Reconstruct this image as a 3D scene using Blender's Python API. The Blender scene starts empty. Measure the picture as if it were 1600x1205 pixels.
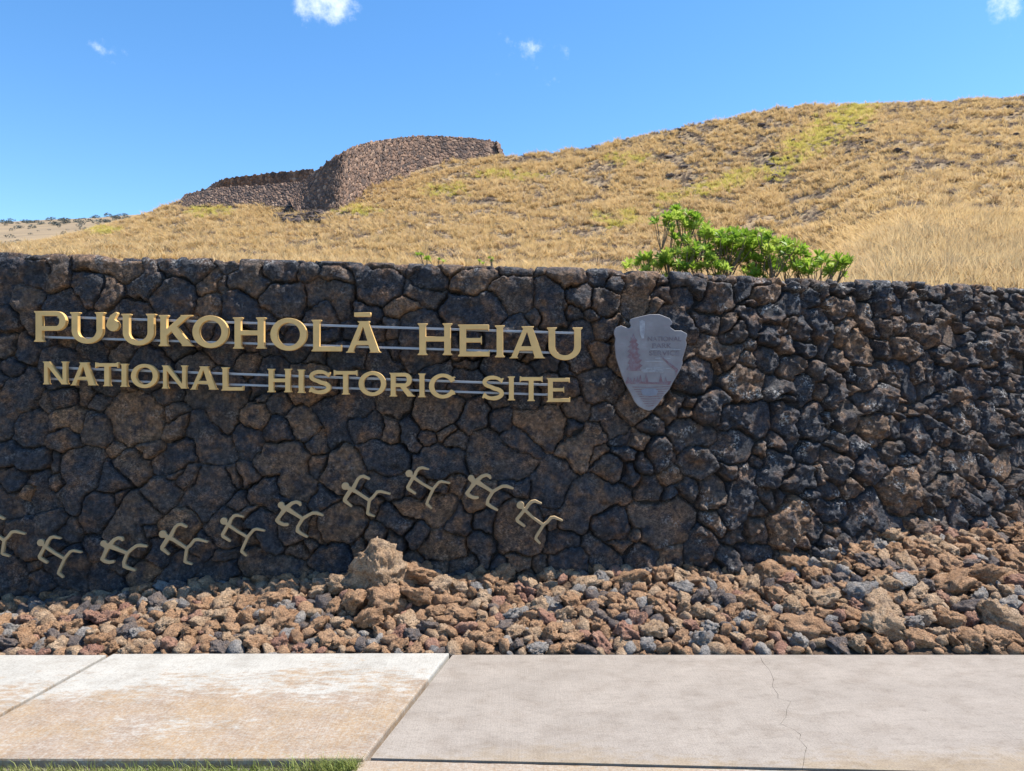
import bpy, bmesh, math, random
import numpy as np
from mathutils import Vector, Matrix

rnd = random.Random(11)
rng = np.random.default_rng(11)
scene = bpy.context.scene
R = math.radians
COL = scene.collection

# ------------------------------------------------------------------ camera
F, CX, CY, CAMZ = 1156.0, 800.0, 602.5, 1.6
cam_d = bpy.data.cameras.new("camera")
cam_d.sensor_fit = 'HORIZONTAL'
cam_d.sensor_width = 36.0
cam_d.lens = 36.0 * F / 1600.0
cam_d.clip_start = 0.05
cam_d.clip_end = 6000
cam = bpy.data.objects.new("camera", cam_d)
COL.objects.link(cam)
cam.location = (0, 0, CAMZ)
cam.rotation_euler = (R(90), 0, 0)
scene.camera = cam

# ------------------------------------------------------------------ sky and sun
SUN_EL, SUN_DEL = 61.0, 8.5          # elevation; angle behind the wall plane (sun is to the right)
sdir = Vector((math.cos(R(SUN_EL)) * math.cos(R(SUN_DEL)), math.cos(R(SUN_EL)) * math.sin(R(SUN_DEL)), math.sin(R(SUN_EL))))
world = bpy.data.worlds.new("World")
scene.world = world
world.use_nodes = True
wn, wl = world.node_tree.nodes, world.node_tree.links
wn.clear()
w_out = wn.new('ShaderNodeOutputWorld')
w_bg = wn.new('ShaderNodeBackground')
w_sky = wn.new('ShaderNodeTexSky')
w_sky.sky_type = 'NISHITA'
w_sky.sun_disc = False
w_sky.sun_elevation = R(SUN_EL)
w_sky.sun_rotation = math.atan2(sdir.x, sdir.y)
w_sky.air_density = 1.0
w_sky.dust_density = 0.15
w_sky.ozone_density = 3.0
w_bg.inputs['Strength'].default_value = 0.145
wl.new(w_bg.outputs[0], w_out.inputs[0])
# a few small fair-weather clouds, fixed by direction in the sky
w_tc = wn.new('ShaderNodeTexCoord')
w_noise = wn.new('ShaderNodeTexNoise')
w_noise.inputs['Scale'].default_value = 26.0
w_noise.inputs['Detail'].default_value = 8.0
w_noise.inputs['Roughness'].default_value = 0.62
wl.new(w_tc.outputs['Generated'], w_noise.inputs['Vector'])
def pix_dir(px, py):
    return Vector(((px - CX) / F, 1.0, (CY - py) / F)).normalized()
acc = None
for (px, py, sx, sy, amp) in [(508, -2, 66, 38, 1.0), (834, 84, 62, 48, 0.80), (1552, 4, 60, 62, 0.60), (152, 70, 40, 30, 0.50),
                              (-420, -120, 160, 60, 0.9), (2150, 60, 150, 60, 0.9), (900, -330, 180, 80, 0.9)]:
    d = pix_dir(px, py)
    mp = wn.new('ShaderNodeVectorMath'); mp.operation = 'SUBTRACT'
    wl.new(w_tc.outputs['Generated'], mp.inputs[0]); mp.inputs[1].default_value = d
    ms = wn.new('ShaderNodeVectorMath'); ms.operation = 'MULTIPLY'
    wl.new(mp.outputs[0], ms.inputs[0])
    ms.inputs[1].default_value = (F / sx, F / sx, F / sy)
    ml = wn.new('ShaderNodeVectorMath'); ml.operation = 'LENGTH'
    wl.new(ms.outputs[0], ml.inputs[0])
    mr = wn.new('ShaderNodeMapRange')
    mr.inputs['From Min'].default_value = 1.25; mr.inputs['From Max'].default_value = 0.0
    mr.inputs['To Min'].default_value = 0.0; mr.inputs['To Max'].default_value = amp
    wl.new(ml.outputs['Value'], mr.inputs['Value'])
    if acc is None:
        acc = mr.outputs[0]
    else:
        mx = wn.new('ShaderNodeMath'); mx.operation = 'MAXIMUM'
        wl.new(acc, mx.inputs[0]); wl.new(mr.outputs[0], mx.inputs[1]); acc = mx.outputs[0]
w_a = wn.new('ShaderNodeMath'); w_a.operation = 'MULTIPLY_ADD'       # noise*1.6 + mask - 1.05
wl.new(w_noise.outputs[0], w_a.inputs[0]); w_a.inputs[1].default_value = 2.2
w_b = wn.new('ShaderNodeMath'); w_b.operation = 'SUBTRACT'
wl.new(acc, w_b.inputs[0]); w_b.inputs[1].default_value = 1.52
wl.new(w_b.outputs[0], w_a.inputs[2])
w_g = wn.new('ShaderNodeMath'); w_g.operation = 'GREATER_THAN'; w_g.inputs[1].default_value = 0.001
wl.new(acc, w_g.inputs[0])
w_r = wn.new('ShaderNodeMapRange'); w_r.interpolation_type = 'SMOOTHSTEP'
w_r.inputs['From Min'].default_value = 0.0; w_r.inputs['From Max'].default_value = 0.75
wl.new(w_a.outputs[0], w_r.inputs['Value'])
w_m = wn.new('ShaderNodeMath'); w_m.operation = 'MULTIPLY'
wl.new(w_r.outputs[0], w_m.inputs[0]); wl.new(w_g.outputs[0], w_m.inputs[1])
w_m2 = wn.new('ShaderNodeMath'); w_m2.operation = 'MULTIPLY'; w_m2.inputs[1].default_value = 0.8
wl.new(w_m.outputs[0], w_m2.inputs[0])
w_hs = wn.new('ShaderNodeHueSaturation')
w_hs.inputs['Saturation'].default_value = 1.24
wl.new(w_sky.outputs[0], w_hs.inputs['Color'])
w_mix = wn.new('ShaderNodeMix'); w_mix.data_type = 'RGBA'
wl.new(w_m2.outputs[0], w_mix.inputs[0])
wl.new(w_hs.outputs[0], w_mix.inputs[6])
w_mix.inputs[7].default_value = (5.2, 5.7, 6.4, 1)
wl.new(w_mix.outputs[2], w_bg.inputs['Color'])

sun_d = bpy.data.lights.new("sun", 'SUN')
sun_d.energy = 5.0
sun_d.angle = R(0.53)
sun_d.color = (1.0, 0.95, 0.87)
sun = bpy.data.objects.new("sun", sun_d)
COL.objects.link(sun)
sun.rotation_euler = sdir.to_track_quat('Z', 'Y').to_euler()

scene.view_settings.view_transform = 'Standard'
scene.view_settings.look = 'None'
scene.view_settings.gamma = 1.0
scene.view_settings.exposure = 0.75

# ------------------------------------------------------------------ helpers
def lin(c):
    return tuple(((v / 255) / 12.92 if v / 255 <= 0.04045 else ((v / 255 + 0.055) / 1.055) ** 2.4) for v in c)

def W(px, py, Y):
    """photo point at depth Y -> place in the scene"""
    return Vector(((px - CX) / F * Y, Y, CAMZ - (py - CY) / F * Y))

def G(px, py, z=0.0):
    Y = (CAMZ - z) * F / (py - CY)
    return Vector(((px - CX) / F * Y, Y, z))

_perm = np.random.default_rng(5).permutation(256)
_perm = np.concatenate([_perm, _perm, _perm])
_g3 = np.random.default_rng(6).normal(size=(256, 3)); _g3 /= np.linalg.norm(_g3, axis=1)[:, None]
def pn(x, y, z=0.0):
    x = np.asarray(x, float); y = np.asarray(y, float); z = np.asarray(z, float) + 0 * x
    xi, yi, zi = np.floor(x).astype(int), np.floor(y).astype(int), np.floor(z).astype(int)
    xf, yf, zf = x - xi, y - yi, z - zi
    f = lambda t: t * t * t * (t * (t * 6 - 15) + 10)
    u, v, w = f(xf), f(yf), f(zf)
    r = 0
    for dx in (0, 1):
        for dy in (0, 1):
            for dz in (0, 1):
                h = _perm[_perm[_perm[(xi + dx) & 255] + ((yi + dy) & 255)] + ((zi + dz) & 255)]
                g = _g3[h]
                d = g[..., 0] * (xf - dx) + g[..., 1] * (yf - dy) + g[..., 2] * (zf - dz)
                r = r + d * (u if dx else 1 - u) * (v if dy else 1 - v) * (w if dz else 1 - w)
    return r * 1.5
def fbm(x, y, z=0.0, octv=4, gain=0.5):
    a, s, r = 1.0, 1.0, 0
    for i in range(octv):
        r = r + a * pn(x * s + 13.1 * i, y * s + 7.7 * i, np.asarray(z) * s + 3.3 * i)
        a *= gain; s *= 2.03
    return r
def ridged(x, y, z=0.0, octv=3):
    a, s, r = 1.0, 1.0, 0
    for i in range(octv):
        r = r + a * (1 - 2 * np.abs(pn(x * s + 5.1 * i, y * s + 2.7 * i, np.asarray(z) * s + 9.3 * i)))
        a *= 0.5; s *= 2.1
    return r * 0.5
def sstep(a, b, x):
    t = np.clip((x - a) / (b - a), 0, 1)
    return t * t * (3 - 2 * t)

def mesh_np(name, verts, faces, smooth=True, attrs=None, mats=None, midx=None):
    me = bpy.data.meshes.new(name)
    verts = np.asarray(verts, np.float32); faces = np.asarray(faces, np.int32)
    n, k = len(faces), faces.shape[1]
    me.vertices.add(len(verts)); me.vertices.foreach_set("co", verts.ravel())
    me.loops.add(n * k); me.loops.foreach_set("vertex_index", faces.ravel())
    me.polygons.add(n)
    me.polygons.foreach_set("loop_start", np.arange(0, n * k, k, dtype=np.int32))
    me.polygons.foreach_set("loop_total", np.full(n, k, np.int32))
    if smooth:
        me.polygons.foreach_set("use_smooth", np.ones(n, bool))
    if midx is not None:
        me.polygons.foreach_set("material_index", np.asarray(midx, np.int32))
    for k2, v in (attrs or {}).items():
        a = me.attributes.new(k2, 'FLOAT', 'POINT'); a.data.foreach_set("value", np.asarray(v, np.float32))
    for m in (mats or []):
        me.materials.append(m)
    me.update(calc_edges=True)
    me.validate()
    return me

def link(name, me, parent=None, label=None, cat=None, group=None, kind=None, loc=None):
    o = bpy.data.objects.new(name, me)
    COL.objects.link(o)
    if parent is not None: o.parent = parent
    if loc is not None: o.location = loc
    if label: o["label"] = label
    if cat: o["category"] = cat
    if group: o["group"] = group
    if kind: o["kind"] = kind
    return o

# ------------------------------------------------------------------ materials
class NT:
    def __init__(self, name, rough=0.85, spec=0.3):
        self.m = bpy.data.materials.new(name); self.m.use_nodes = True
        self.n, self.l = self.m.node_tree.nodes, self.m.node_tree.links
        self.b = self.n['Principled BSDF']
        self.b.inputs['Roughness'].default_value = rough
        self.b.inputs['Specular IOR Level'].default_value = spec
        self.geo = self.n.new('ShaderNodeNewGeometry')
    def pos(self, scale=(1, 1, 1), rot=(0, 0, 0)):
        mp = self.n.new('ShaderNodeMapping'); mp.inputs['Scale'].default_value = scale; mp.inputs['Rotation'].default_value = rot
        self.l.new(self.geo.outputs['Position'], mp.inputs['Vector']); return mp.outputs[0]
    def obj(self):
        t = self.n.new('ShaderNodeTexCoord'); return t.outputs['Object']
    def noise(self, vec, scale, detail=4, rough=0.55):
        t = self.n.new('ShaderNodeTexNoise'); t.inputs['Scale'].default_value = scale
        t.inputs['Detail'].default_value = detail; t.inputs['Roughness'].default_value = rough
        self.l.new(vec, t.inputs['Vector']); return t.outputs[0]
    def voro(self, vec, scale):
        t = self.n.new('ShaderNodeTexVoronoi'); t.inputs['Scale'].default_value = scale
        self.l.new(vec, t.inputs['Vector']); return t.outputs['Distance']
    def attr(self, name):
        t = self.n.new('ShaderNodeAttribute'); t.attribute_name = name; return t.outputs['Fac']
    def rand(self):
        t = self.n.new('ShaderNodeObjectInfo'); return t.outputs['Random']
    def ramp(self, fac, stops, interp='LINEAR'):
        t = self.n.new('ShaderNodeValToRGB'); t.color_ramp.interpolation = interp
        e = t.color_ramp.elements
        while len(e) > 1: e.remove(e[-1])
        e[0].position = stops[0][0]; e[0].color = (*stops[0][1], 1)
        for p, c in stops[1:]:
            q = e.new(p); q.color = (*c, 1)
        self.l.new(fac, t.inputs[0]); return t.outputs[0]
    def mr(self, v, a, b, c=0.0, d=1.0):
        t = self.n.new('ShaderNodeMapRange')
        for i, x in zip(('From Min', 'From Max', 'To Min', 'To Max'), (a, b, c, d)): t.inputs[i].default_value = x
        self.l.new(v, t.inputs['Value']); return t.outputs[0]
    def math(self, op, a, b=None, c=None):
        t = self.n.new('ShaderNodeMath'); t.operation = op
        for i, x in enumerate((a, b, c)):
            if x is None: continue
            if isinstance(x, (int, float)): t.inputs[i].default_value = x
            else: self.l.new(x, t.inputs[i])
        return t.outputs[0]
    def mix(self, fac, a, b, mode='MIX'):
        t = self.n.new('ShaderNodeMix'); t.data_type = 'RGBA'; t.blend_type = mode
        for i, x in ((0, fac), (6, a), (7, b)):
            if isinstance(x, (int, float)): t.inputs[i].default_value = x
            elif isinstance(x, tuple): t.inputs[i].default_value = (*x, 1)
            else: self.l.new(x, t.inputs[i])
        return t.outputs[2]
    def color(self, c):
        if isinstance(c, tuple): self.b.inputs['Base Color'].default_value = (*c, 1)
        else: self.l.new(c, self.b.inputs['Base Color'])
    def bump(self, h, dist=0.01, strength=1.0):
        t = self.n.new('ShaderNodeBump'); t.inputs['Distance'].default_value = dist; t.inputs['Strength'].default_value = strength
        self.l.new(h, t.inputs['Height']); self.l.new(t.outputs[0], self.b.inputs['Normal'])

def mat_wall_stone():
    k = NT("wall_lava_stone", 0.82, 0.35)
    p = k.pos()
    tone = k.attr('tone')
    c = k.ramp(tone, [(0.0, (.047, .051, .062)), (.3, (.070, .069, .074)), (.55, (.115, .094, .080)), (.8, (.190, .130, .090)), (1.0, (.27, .168, .100))])
    n1 = k.noise(p, 7.0, 6, 0.62)
    c = k.mix(k.mr(n1, .47, .65, 0, .8), c, (.225, .130, .074))
    n2 = k.noise(p, 11.0, 5, 0.6)
    c = k.mix(k.mr(n2, .48, .64, 0, .85), c, (.040, .045, .058))
    n3 = k.noise(p, 30.0, 9, 0.72)
    c = k.mix(1.0, c, k.ramp(n3, [(.32, (.30, .31, .35)), (.5, (1, 1, 1)), (.68, (2.2, 2.05, 1.9))]), 'MULTIPLY')
    n5 = k.noise(k.pos((1, 1, 2.2), (.4, .7, .3)), 70.0, 5, .65)
    c = k.mix(k.mr(k.noise(p, 4.0, 3), .42, .6), c, k.mix(1.0, c, k.ramp(n5, [(.34, (.4, .4, .43)), (.5, (1, 1, 1)), (.66, (1.8, 1.7, 1.6))]), 'MULTIPLY'))
    li = k.attr('lichen')
    ln = k.noise(p, 60.0, 4, 0.6)
    c = k.mix(k.math('MULTIPLY', li, k.mr(ln, .50, .58)), c, (.46, .44, .41))
    k.color(c)
    pits = k.mr(k.voro(p, 75.0), 0.0, 0.35)
    h = k.math('MULTIPLY_ADD', k.noise(p, 42.0, 8, 0.68), 1.6, k.math('MULTIPLY', pits, .35))
    k.bump(h, 0.030, 1.0)
    return k.m

def mat_rock(name, c1, c2, c3):
    k = NT(name, 0.88, 0.25)
    p = k.pos()
    n1 = k.noise(p, 9.0, 6, 0.6)
    c = k.mix(k.mr(n1, .38, .62), c1, c2)
    n2 = k.noise(p, 22.0, 5, 0.6)
    c = k.mix(k.mr(n2, .52, .7, 0, .8), c, c3)
    n3 = k.noise(p, 110.0, 4, 0.7)
    c = k.mix(1.0, c, k.ramp(n3, [(.28, (.5, .48, .47)), (.5, (1, 1, 1)), (.72, (1.5, 1.48, 1.45))]), 'MULTIPLY')
    k.color(c)
    pits = k.mr(k.voro(p, 85.0), 0.0, 0.38)
    h = k.math('MULTIPLY_ADD', k.noise(p, 48.0, 8, 0.7), 1.5, k.math('MULTIPLY', pits, .5))
    k.bump(h, 0.026, 1.0)
    return k.m

def mat_metal(name, col, metallic, rough, wear=0.15):
    k = NT(name, rough, 0.5)
    p = k.pos()
    n = k.noise(p, 9.0, 5, 0.6)
    d = tuple(v * (1 - wear) for v in col); b = tuple(min(1, v * (1 + wear * .5)) for v in col)
    c = k.ramp(n, [(.3, d), (.55, col), (.75, b)])
    n2 = k.noise(p, 160.0, 3, 0.6)
    c = k.mix(k.mr(n2, .66, .74, 0, .5), c, tuple(v * .45 for v in col))
    k.color(c)
    k.b.inputs['Metallic'].default_value = metallic
    k.l.new(k.mr(n, .3, .7, rough - .07, rough + .1), k.b.inputs['Roughness'])
    k.bump(k.noise(p, 70, 3), 0.002, 0.25)
    return k.m

def mat_flat(name, col, rough=0.8, var=0.2, scale=12.0):
    k = NT(name, rough, 0.3)
    n = k.noise(k.pos(), scale, 5, 0.6)
    k.color(k.ramp(n, [(.3, tuple(v * (1 - var) for v in col)), (.7, tuple(min(1, v * (1 + var)) for v in col))]))
    return k.m

def mat_concrete(name, base, stain_amt, gray):
    k = NT(name, 0.9, 0.25)
    p = k.pos()
    sep = k.n.new('ShaderNodeSeparateXYZ'); k.l.new(k.geo.outputs['Position'], sep.inputs[0])
    y = sep.outputs['Y']
    big = k.noise(k.pos((.9, 1.4, 1)), 1.7, 5, 0.6)
    fine = k.noise(k.pos((1.0, 2.2, 1)), 13.0, 6, 0.68)
    # brush marks run across the walk, a little askew
    br = k.noise(k.pos((95, 2.2, 1), (0, 0, R(17 if not gray else 4))), 1.0, 3, 0.6)
    br2 = k.noise(k.pos((240, 5, 1), (0, 0, R(17 if not gray else 4))), 1.0, 2, 0.6)
    c = base
    n4 = k.noise(p, 3.0, 5, 0.6)
    c = k.mix(k.mr(n4, .35, .65), tuple(v * .93 for v in base), tuple(min(1, v * 1.05) for v in base))
    # rusty irrigation stain, growing towards the lawn side
    if not gray:
        yy = k.mr(y, 4.26, 3.62)                       # 0 at the rubble side .. 1 mid walk
        m = k.math('ADD', yy, k.math('MULTIPLY', k.math('SUBTRACT', big, .5), 2.4))
        m = k.math('ADD', m, k.math('MULTIPLY', k.math('SUBTRACT', fine, .5), 2.3))
        m = k.mr(m, .32, .78)
        spk = k.noise(k.pos((1, 1.6, 1)), 55.0, 4, .7)
        m = k.math('MULTIPLY', m, k.mr(spk, .36, .56, .45, 1.0))
        m = k.math('MULTIPLY', m, k.mr(br, .35, .60, .84, 1.0))
        m = k.math('MULTIPLY', m, stain_amt)
        sc = k.mix(k.mr(n4, .4, .62), (.315, .212, .120), (.275, .195, .135))
    else:
        yy = k.mr(y, 3.42, 3.12)
        m = k.math('ADD', yy, k.math('MULTIPLY', k.math('SUBTRACT', big, .5), 2.0))
        m = k.math('ADD', m, k.math('MULTIPLY', k.math('SUBTRACT', fine, .5), 2.0))
        m = k.math('MULTIPLY', k.mr(m, .55, 1.1), stain_amt)
        sc = (.29, .222, .145)
    c = k.mix(m, c, sc)
    if gray:
        c = k.mix(k.mr(fine, .48, .70, 0, .55), c, tuple(v * .70 for v in base))
        c = k.mix(k.mr(big, .45, .65, 0, .4), c, tuple(v * .82 for v in base))
        c = k.mix(k.mr(br, .52, .75, 0, .10), c, tuple(min(1, v * 1.25) for v in base))
    c = k.mix(1.0 if not gray else .35, c, k.ramp(br2, [(.3, (.93, .925, .92)), (.5, (1, 1, 1)), (.7, (1.04, 1.04, 1.04))]), 'MULTIPLY')
    gr = k.noise(p, 120.0, 6, 0.75)
    c = k.mix(1.0, c, k.ramp(gr, [(.32, (.68, .67, .66)), (.5, (1, 1, 1)), (.7, (1.16, 1.15, 1.14))]), 'MULTIPLY')
    sp = k.noise(k.pos((1, 1.3, 1)), 5.5, 8, .7)
    c = k.mix(1.0, c, k.ramp(sp, [(.34, (.84, .82, .80)), (.52, (1, 1, 1)), (.7, (1.05, 1.05, 1.05))]), 'MULTIPLY')
    k.color(c)
    h = k.math('ADD', k.math('MULTIPLY', br, 1.0), k.math('ADD', k.math('MULTIPLY', br2, .7), k.math('MULTIPLY', gr, .4)))
    k.bump(h, 0.0016, 0.7)
    return k.m

def mat_leafy(name, cols, trans=0.35, rough=0.5, spec=0.3):
    k = NT(name, rough, spec)
    r = k.rand()
    n = k.noise(k.pos(), 3.0, 3)
    f = k.math('ADD', k.math('MULTIPLY', r, .7), k.math('MULTIPLY', n, .4))
    c = k.ramp(f, [(i / (len(cols) - 1) * .8 + .1, cc) for i, cc in enumerate(cols)])
    k.color(c)
    tr = k.n.new('ShaderNodeBsdfTranslucent'); k.l.new(c, tr.inputs[0])
    mx = k.n.new('ShaderNodeMixShader'); mx.inputs[0].default_value = trans
    out = k.n['Material Output']
    k.l.new(k.b.outputs[0], mx.inputs[1]); k.l.new(tr.outputs[0], mx.inputs[2]); k.l.new(mx.outputs[0], out.inputs[0])
    return k.m

M_STONE = mat_wall_stone()
M_MORTAR = mat_flat("dark_mortar", (.035, .031, .029), 0.95, 0.3, 30)
ROCKM = {
    'rust brown': mat_rock("rock_rust_brown", (.36, .205, .112), (.48, .295, .172), (.13, .085, .062)),
    'tan': mat_rock("rock_tan", (.53, .375, .245), (.40, .26, .155), (.16, .115, .090)),
    'reddish': mat_rock("rock_reddish", (.32, .165, .115), (.43, .25, .17), (.21, .128, .10)),
    'grey': mat_rock("rock_grey", (.24, .225, .215), (.38, .34, .30), (.26, .185, .13)),
    'dark charcoal': mat_rock("rock_dark_charcoal", (.12, .106, .106), (.21, .165, .140), (.30, .20, .13)),
}
ROCKK = list(ROCKM)
M_GOLD = mat_metal("gold_painted_metal", (.78, .485, .175), 0.0, 0.5, 0.16)
M_BRONZE = mat_metal("weathered_bronze", (.46, .32, .165), 0.0, 0.55, 0.12)
M_RAIL = mat_metal("galvanised_rail", (.33, .35, .39), 0.5, 0.4, 0.12)

# ------------------------------------------------------------------ the lava wall
def y_wall(X):
    X = np.asarray(X, float)
    q = np.clip(X - 0.4, 0, 4.1)
    return 5.40 + 0.058 * q * q + np.clip(X - 4.5, 0, 99) * (2 * 0.058 * 4.1)
def dy_wall(X):
    return 2 * 0.058 * np.clip(np.asarray(X, float) - 0.4, 0, 4.1)
def z_top(X):
    return np.interp(X, [-8, -3.74, 0, 2.0, 4.3, 8], [2.69, 2.567, 2.462, 2.43, 2.47, 2.47])
def t_batter(X):
    return np.tan(np.radians(1.0 + 10.0 * sstep(0.3, 2.6, np.asarray(X, float))))
X0W, X1W = -7.2, 9.4
_xs = np.linspace(X0W, X1W, 3000)
_us = np.concatenate([[0], np.cumsum(np.hypot(np.diff(_xs), np.diff(y_wall(_xs))))])
ULEN = _us[-1]
VLO, TOPD = -0.35, 0.55

def wall_place(u, v, h):
    """unrolled wall sheet: u along, v up the face and then back over the top, h outward"""
    X = np.interp(u, _us, _xs)
    vt = z_top(X); tb = t_batter(X); dy = dy_wall(X)
    nl = np.sqrt(1 + dy * dy)
    nx, ny = dy / nl, -1 / nl
    Rr = 0.055; La = Rr * math.pi / 2; vs = vt - 0.045
    th = np.clip((v - vs) / La, 0, 1) * math.pi / 2
    zz = np.where(v < vs, v, vs + Rr * np.sin(th))
    back = (np.minimum(v, vs) - 1.2) * tb + np.where(v > vs, Rr * (1 - np.cos(th)), 0) + np.clip(v - vs - La, 0, 9)
    cx, cz = np.cos(th), np.sin(th)
    return np.stack([X - nx * back + nx * cx * h, y_wall(X) - ny * back + ny * cx * h, zz + cz * h], -1)

def stone_sheet(ulen, v0, v1, res, seeds_r, seed, warp=1.0, merge=0.0):
    """irregular fitted-stone pattern on a sheet: returns id raster, edge distance, seeds"""
    rg = np.random.default_rng(seed)
    S, RR = [], []
    S = np.zeros((0, 2)); RR = np.zeros(0)
    for (n, lo, hi, pack) in seeds_r:
        for _ in range(n):
            u = rg.uniform(-.1, ulen + .1); v = rg.uniform(v0 - .05, v1 + .05)
            f = size_fn(u, v) if callable(size_fn) else 1.0
            r = rg.uniform(lo, hi) * f
            if len(S):
                d = np.hypot(S[:, 0] - u, S[:, 1] - v)
                if (d < pack * (RR + r)).any(): continue
            S = np.vstack([S, [u, v]]); RR = np.append(RR, r)
    N = len(S)
    grp = np.arange(N)
    for j in np.where(rg.random(N) < merge)[0]:
        if RR[j] > .15: continue
        q = np.hypot(S[:, 0] - S[j, 0], S[:, 1] - S[j, 1]) - RR; q[j] = 9
        t = int(q.argmin())
        if grp[t] == t and (grp == t).sum() < 3 and (grp == j).sum() == 1 and RR[t] < .19: grp[j] = t
    ang = rg.uniform(-.6, .6, N) + (rg.random(N) < .25) * math.pi / 2
    st = rg.uniform(1.0, 1.16, N)
    nu, nv = int(ulen / res) + 1, int((v1 - v0) / res) + 1
    U, V = np.meshgrid(np.linspace(0, ulen, nu), np.linspace(v0, v1, nv), indexing='ij')
    sc = res / 0.011
    wu = U + warp * sc * (.040 * pn(U / sc * 5, V / sc * 5, 1.5) + .018 * pn(U / sc * 14, V / sc * 14, 4.5) + .009 * pn(U / sc * 37, V / sc * 37, 6.5))
    wv = V + warp * sc * (.040 * pn(U / sc * 5, V / sc * 5, 11.5) + .018 * pn(U / sc * 14, V / sc * 14, 14.5) + .009 * pn(U / sc * 37, V / sc * 37, 16.5))
    ID = np.zeros((nu, nv), int); E = np.zeros((nu, nv))
    step = 64
    rmax = RR.max() * 3.2
    for i in range(0, nu, step):
        uu, vv = wu[i:i + step], wv[i:i + step]
        near = np.where((S[:, 0] > uu.min() - rmax) & (S[:, 0] < uu.max() + rmax))[0]
        du = uu[..., None] - S[near, 0]; dv = vv[..., None] - S[near, 1]
        ca, sa = np.cos(ang[near]), np.sin(ang[near])
        a = (du * ca + dv * sa) / st[near]; b = (-du * sa + dv * ca) * st[near]
        d = a * a + b * b - RR[near] ** 2            # straight-edged, fitted outlines
        kk = min(5, d.shape[-1])
        o = np.argpartition(d, kk - 1, axis=-1)[..., :kk]
        dd = np.take_along_axis(d, o, -1)
        srt = np.argsort(dd, -1); o = near[np.take_along_axis(o, srt, -1)]; dd = np.take_along_axis(dd, srt, -1)
        g0 = grp[o[..., 0]]
        ID[i:i + step] = g0
        e = np.full(g0.shape, .2)
        for q in range(kk - 1, 0, -1):
            p0, p1 = S[o[..., 0]], S[o[..., q]]
            eq = (dd[..., q] - dd[..., 0]) / (2 * np.hypot(p0[..., 0] - p1[..., 0], p0[..., 1] - p1[..., 1]) + 1e-6)
            e = np.where(grp[o[..., q]] != g0, np.minimum(e, eq), e)
        E[i:i + step] = e
    return U, V, ID, E, S, RR, rg

size_fn = lambda u, v: 1.0 - 0.14 * float(sstep(7.2, 9.8, u))
SEEDS = [(32, .17, .21, .86), (430, .12, .16, .84), (3700, .075, .12, .82), (5600, .05, .08, .84), (3500, .028, .045, .9)]
RES = 0.0115
U, V, ID, E, S, RR, rg = stone_sheet(ULEN, VLO, 2.72 + TOPD, RES, SEEDS, 21, 1.0, .36)
Xg = np.interp(U, _us, _xs)
rough = 0.36 + 0.50 * sstep(0.0, 2.4, Xg)             # left masonry is dressed flatter than right
vt = z_top(Xg)
N = len(S)
base = rg.uniform(-.022, .022, N); tiltu = rg.normal(0, .055, N); tiltv = rg.normal(0, .045, N)
offs = rg.uniform(0, 200, N)
gn = pn(U * 3.5, V * 3.5, 71.0) + .5 * pn(U * 9, V * 9, 75.0)
rt = sstep(0.0, 2.4, Xg)
gn = gn + .10 + .22 * rt
gapw = .0018 + .0015 * rt + .010 * np.clip(gn, 0, 1) ** 1.3
wd = .010 + .016 * rough + .012 * np.clip(pn(U * 5, V * 5, 61.0), 0, 1)
s_ = np.clip((E - gapw) / wd, 0, 1)
prof = (1 - (1 - s_) ** 2.0) ** (1 / 2.0)
so = offs[ID]
rel_u, rel_v = U - S[ID, 0], V - S[ID, 1]
# each face is broken into two to four flat facets
H = 1e9
for kf in range(4):
    aF = rg.uniform(0, 6.283, N); sl = np.abs(rg.normal(.06, .09, N)); of = rg.uniform(.0, .020, N) + (kf > 1) * .014
    gl = (sl[ID] * (0.75 + 3.0 * rough))
    H = np.minimum(H, of[ID] + gl * (np.cos(aF)[ID] * rel_u + np.sin(aF)[ID] * rel_v))
H = H + base[ID] * (0.6 + .9 * rough)
low = fbm(U * 7, V * 7, so, 3)
mid = ridged(U * 17, V * 17, so + 50, 3)
fin = fbm(U * 40, V * 40, so + 90, 3, .65)
H = H + (.008 + .020 * rough) * low + (.004 + .013 * rough) * mid + (.0035 + .0075 * rough) * fin
fac = np.maximum(0, pn(U * 9, V * 9, so + 150) - .10)
H = H - (.02 + .06 * rough) * fac
knob = np.maximum(0, pn(U * 24, V * 24, so + 250) - .22)
H = H + (.006 + .05 * rough + .05 * sstep(0.3, 2.4, Xg)) * knob
H = np.clip(H, -.030, .075)
jd = -(.026 + .018 * rt + .055 * np.clip(gn + .25, 0, 1))            # some joints tight, some deep
H = np.where(E > gapw, jd + (H - jd) * prof, jd - .012)
H = np.where(V > vt - .035, np.minimum(H, .010), H)
topmask = np.clip(1 - np.abs(V - vt) / .12, 0, 1)
lich = sstep(.30, .55, fbm(U * 7.5, V * 7.5, 33.0, 4)) * (sstep(0.4, 2.0, Xg) * .75 + .22) + topmask * sstep(.15, .45, fbm(U * 9, V * 9, 77.0, 3)) * .8
lich = np.clip(lich, 0, 1) * sstep(.25, .75, prof)
P = wall_place(U, V, H)
tone_s = np.clip(rg.beta(1.0, 1.15, N), 0, 1)

wall = link("lava_rock_wall", None, label="long dark mortared lava rock wall carrying the gold sign lettering", cat="wall")
nu, nv = U.shape
areas = np.bincount(ID.ravel(), minlength=N)
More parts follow.
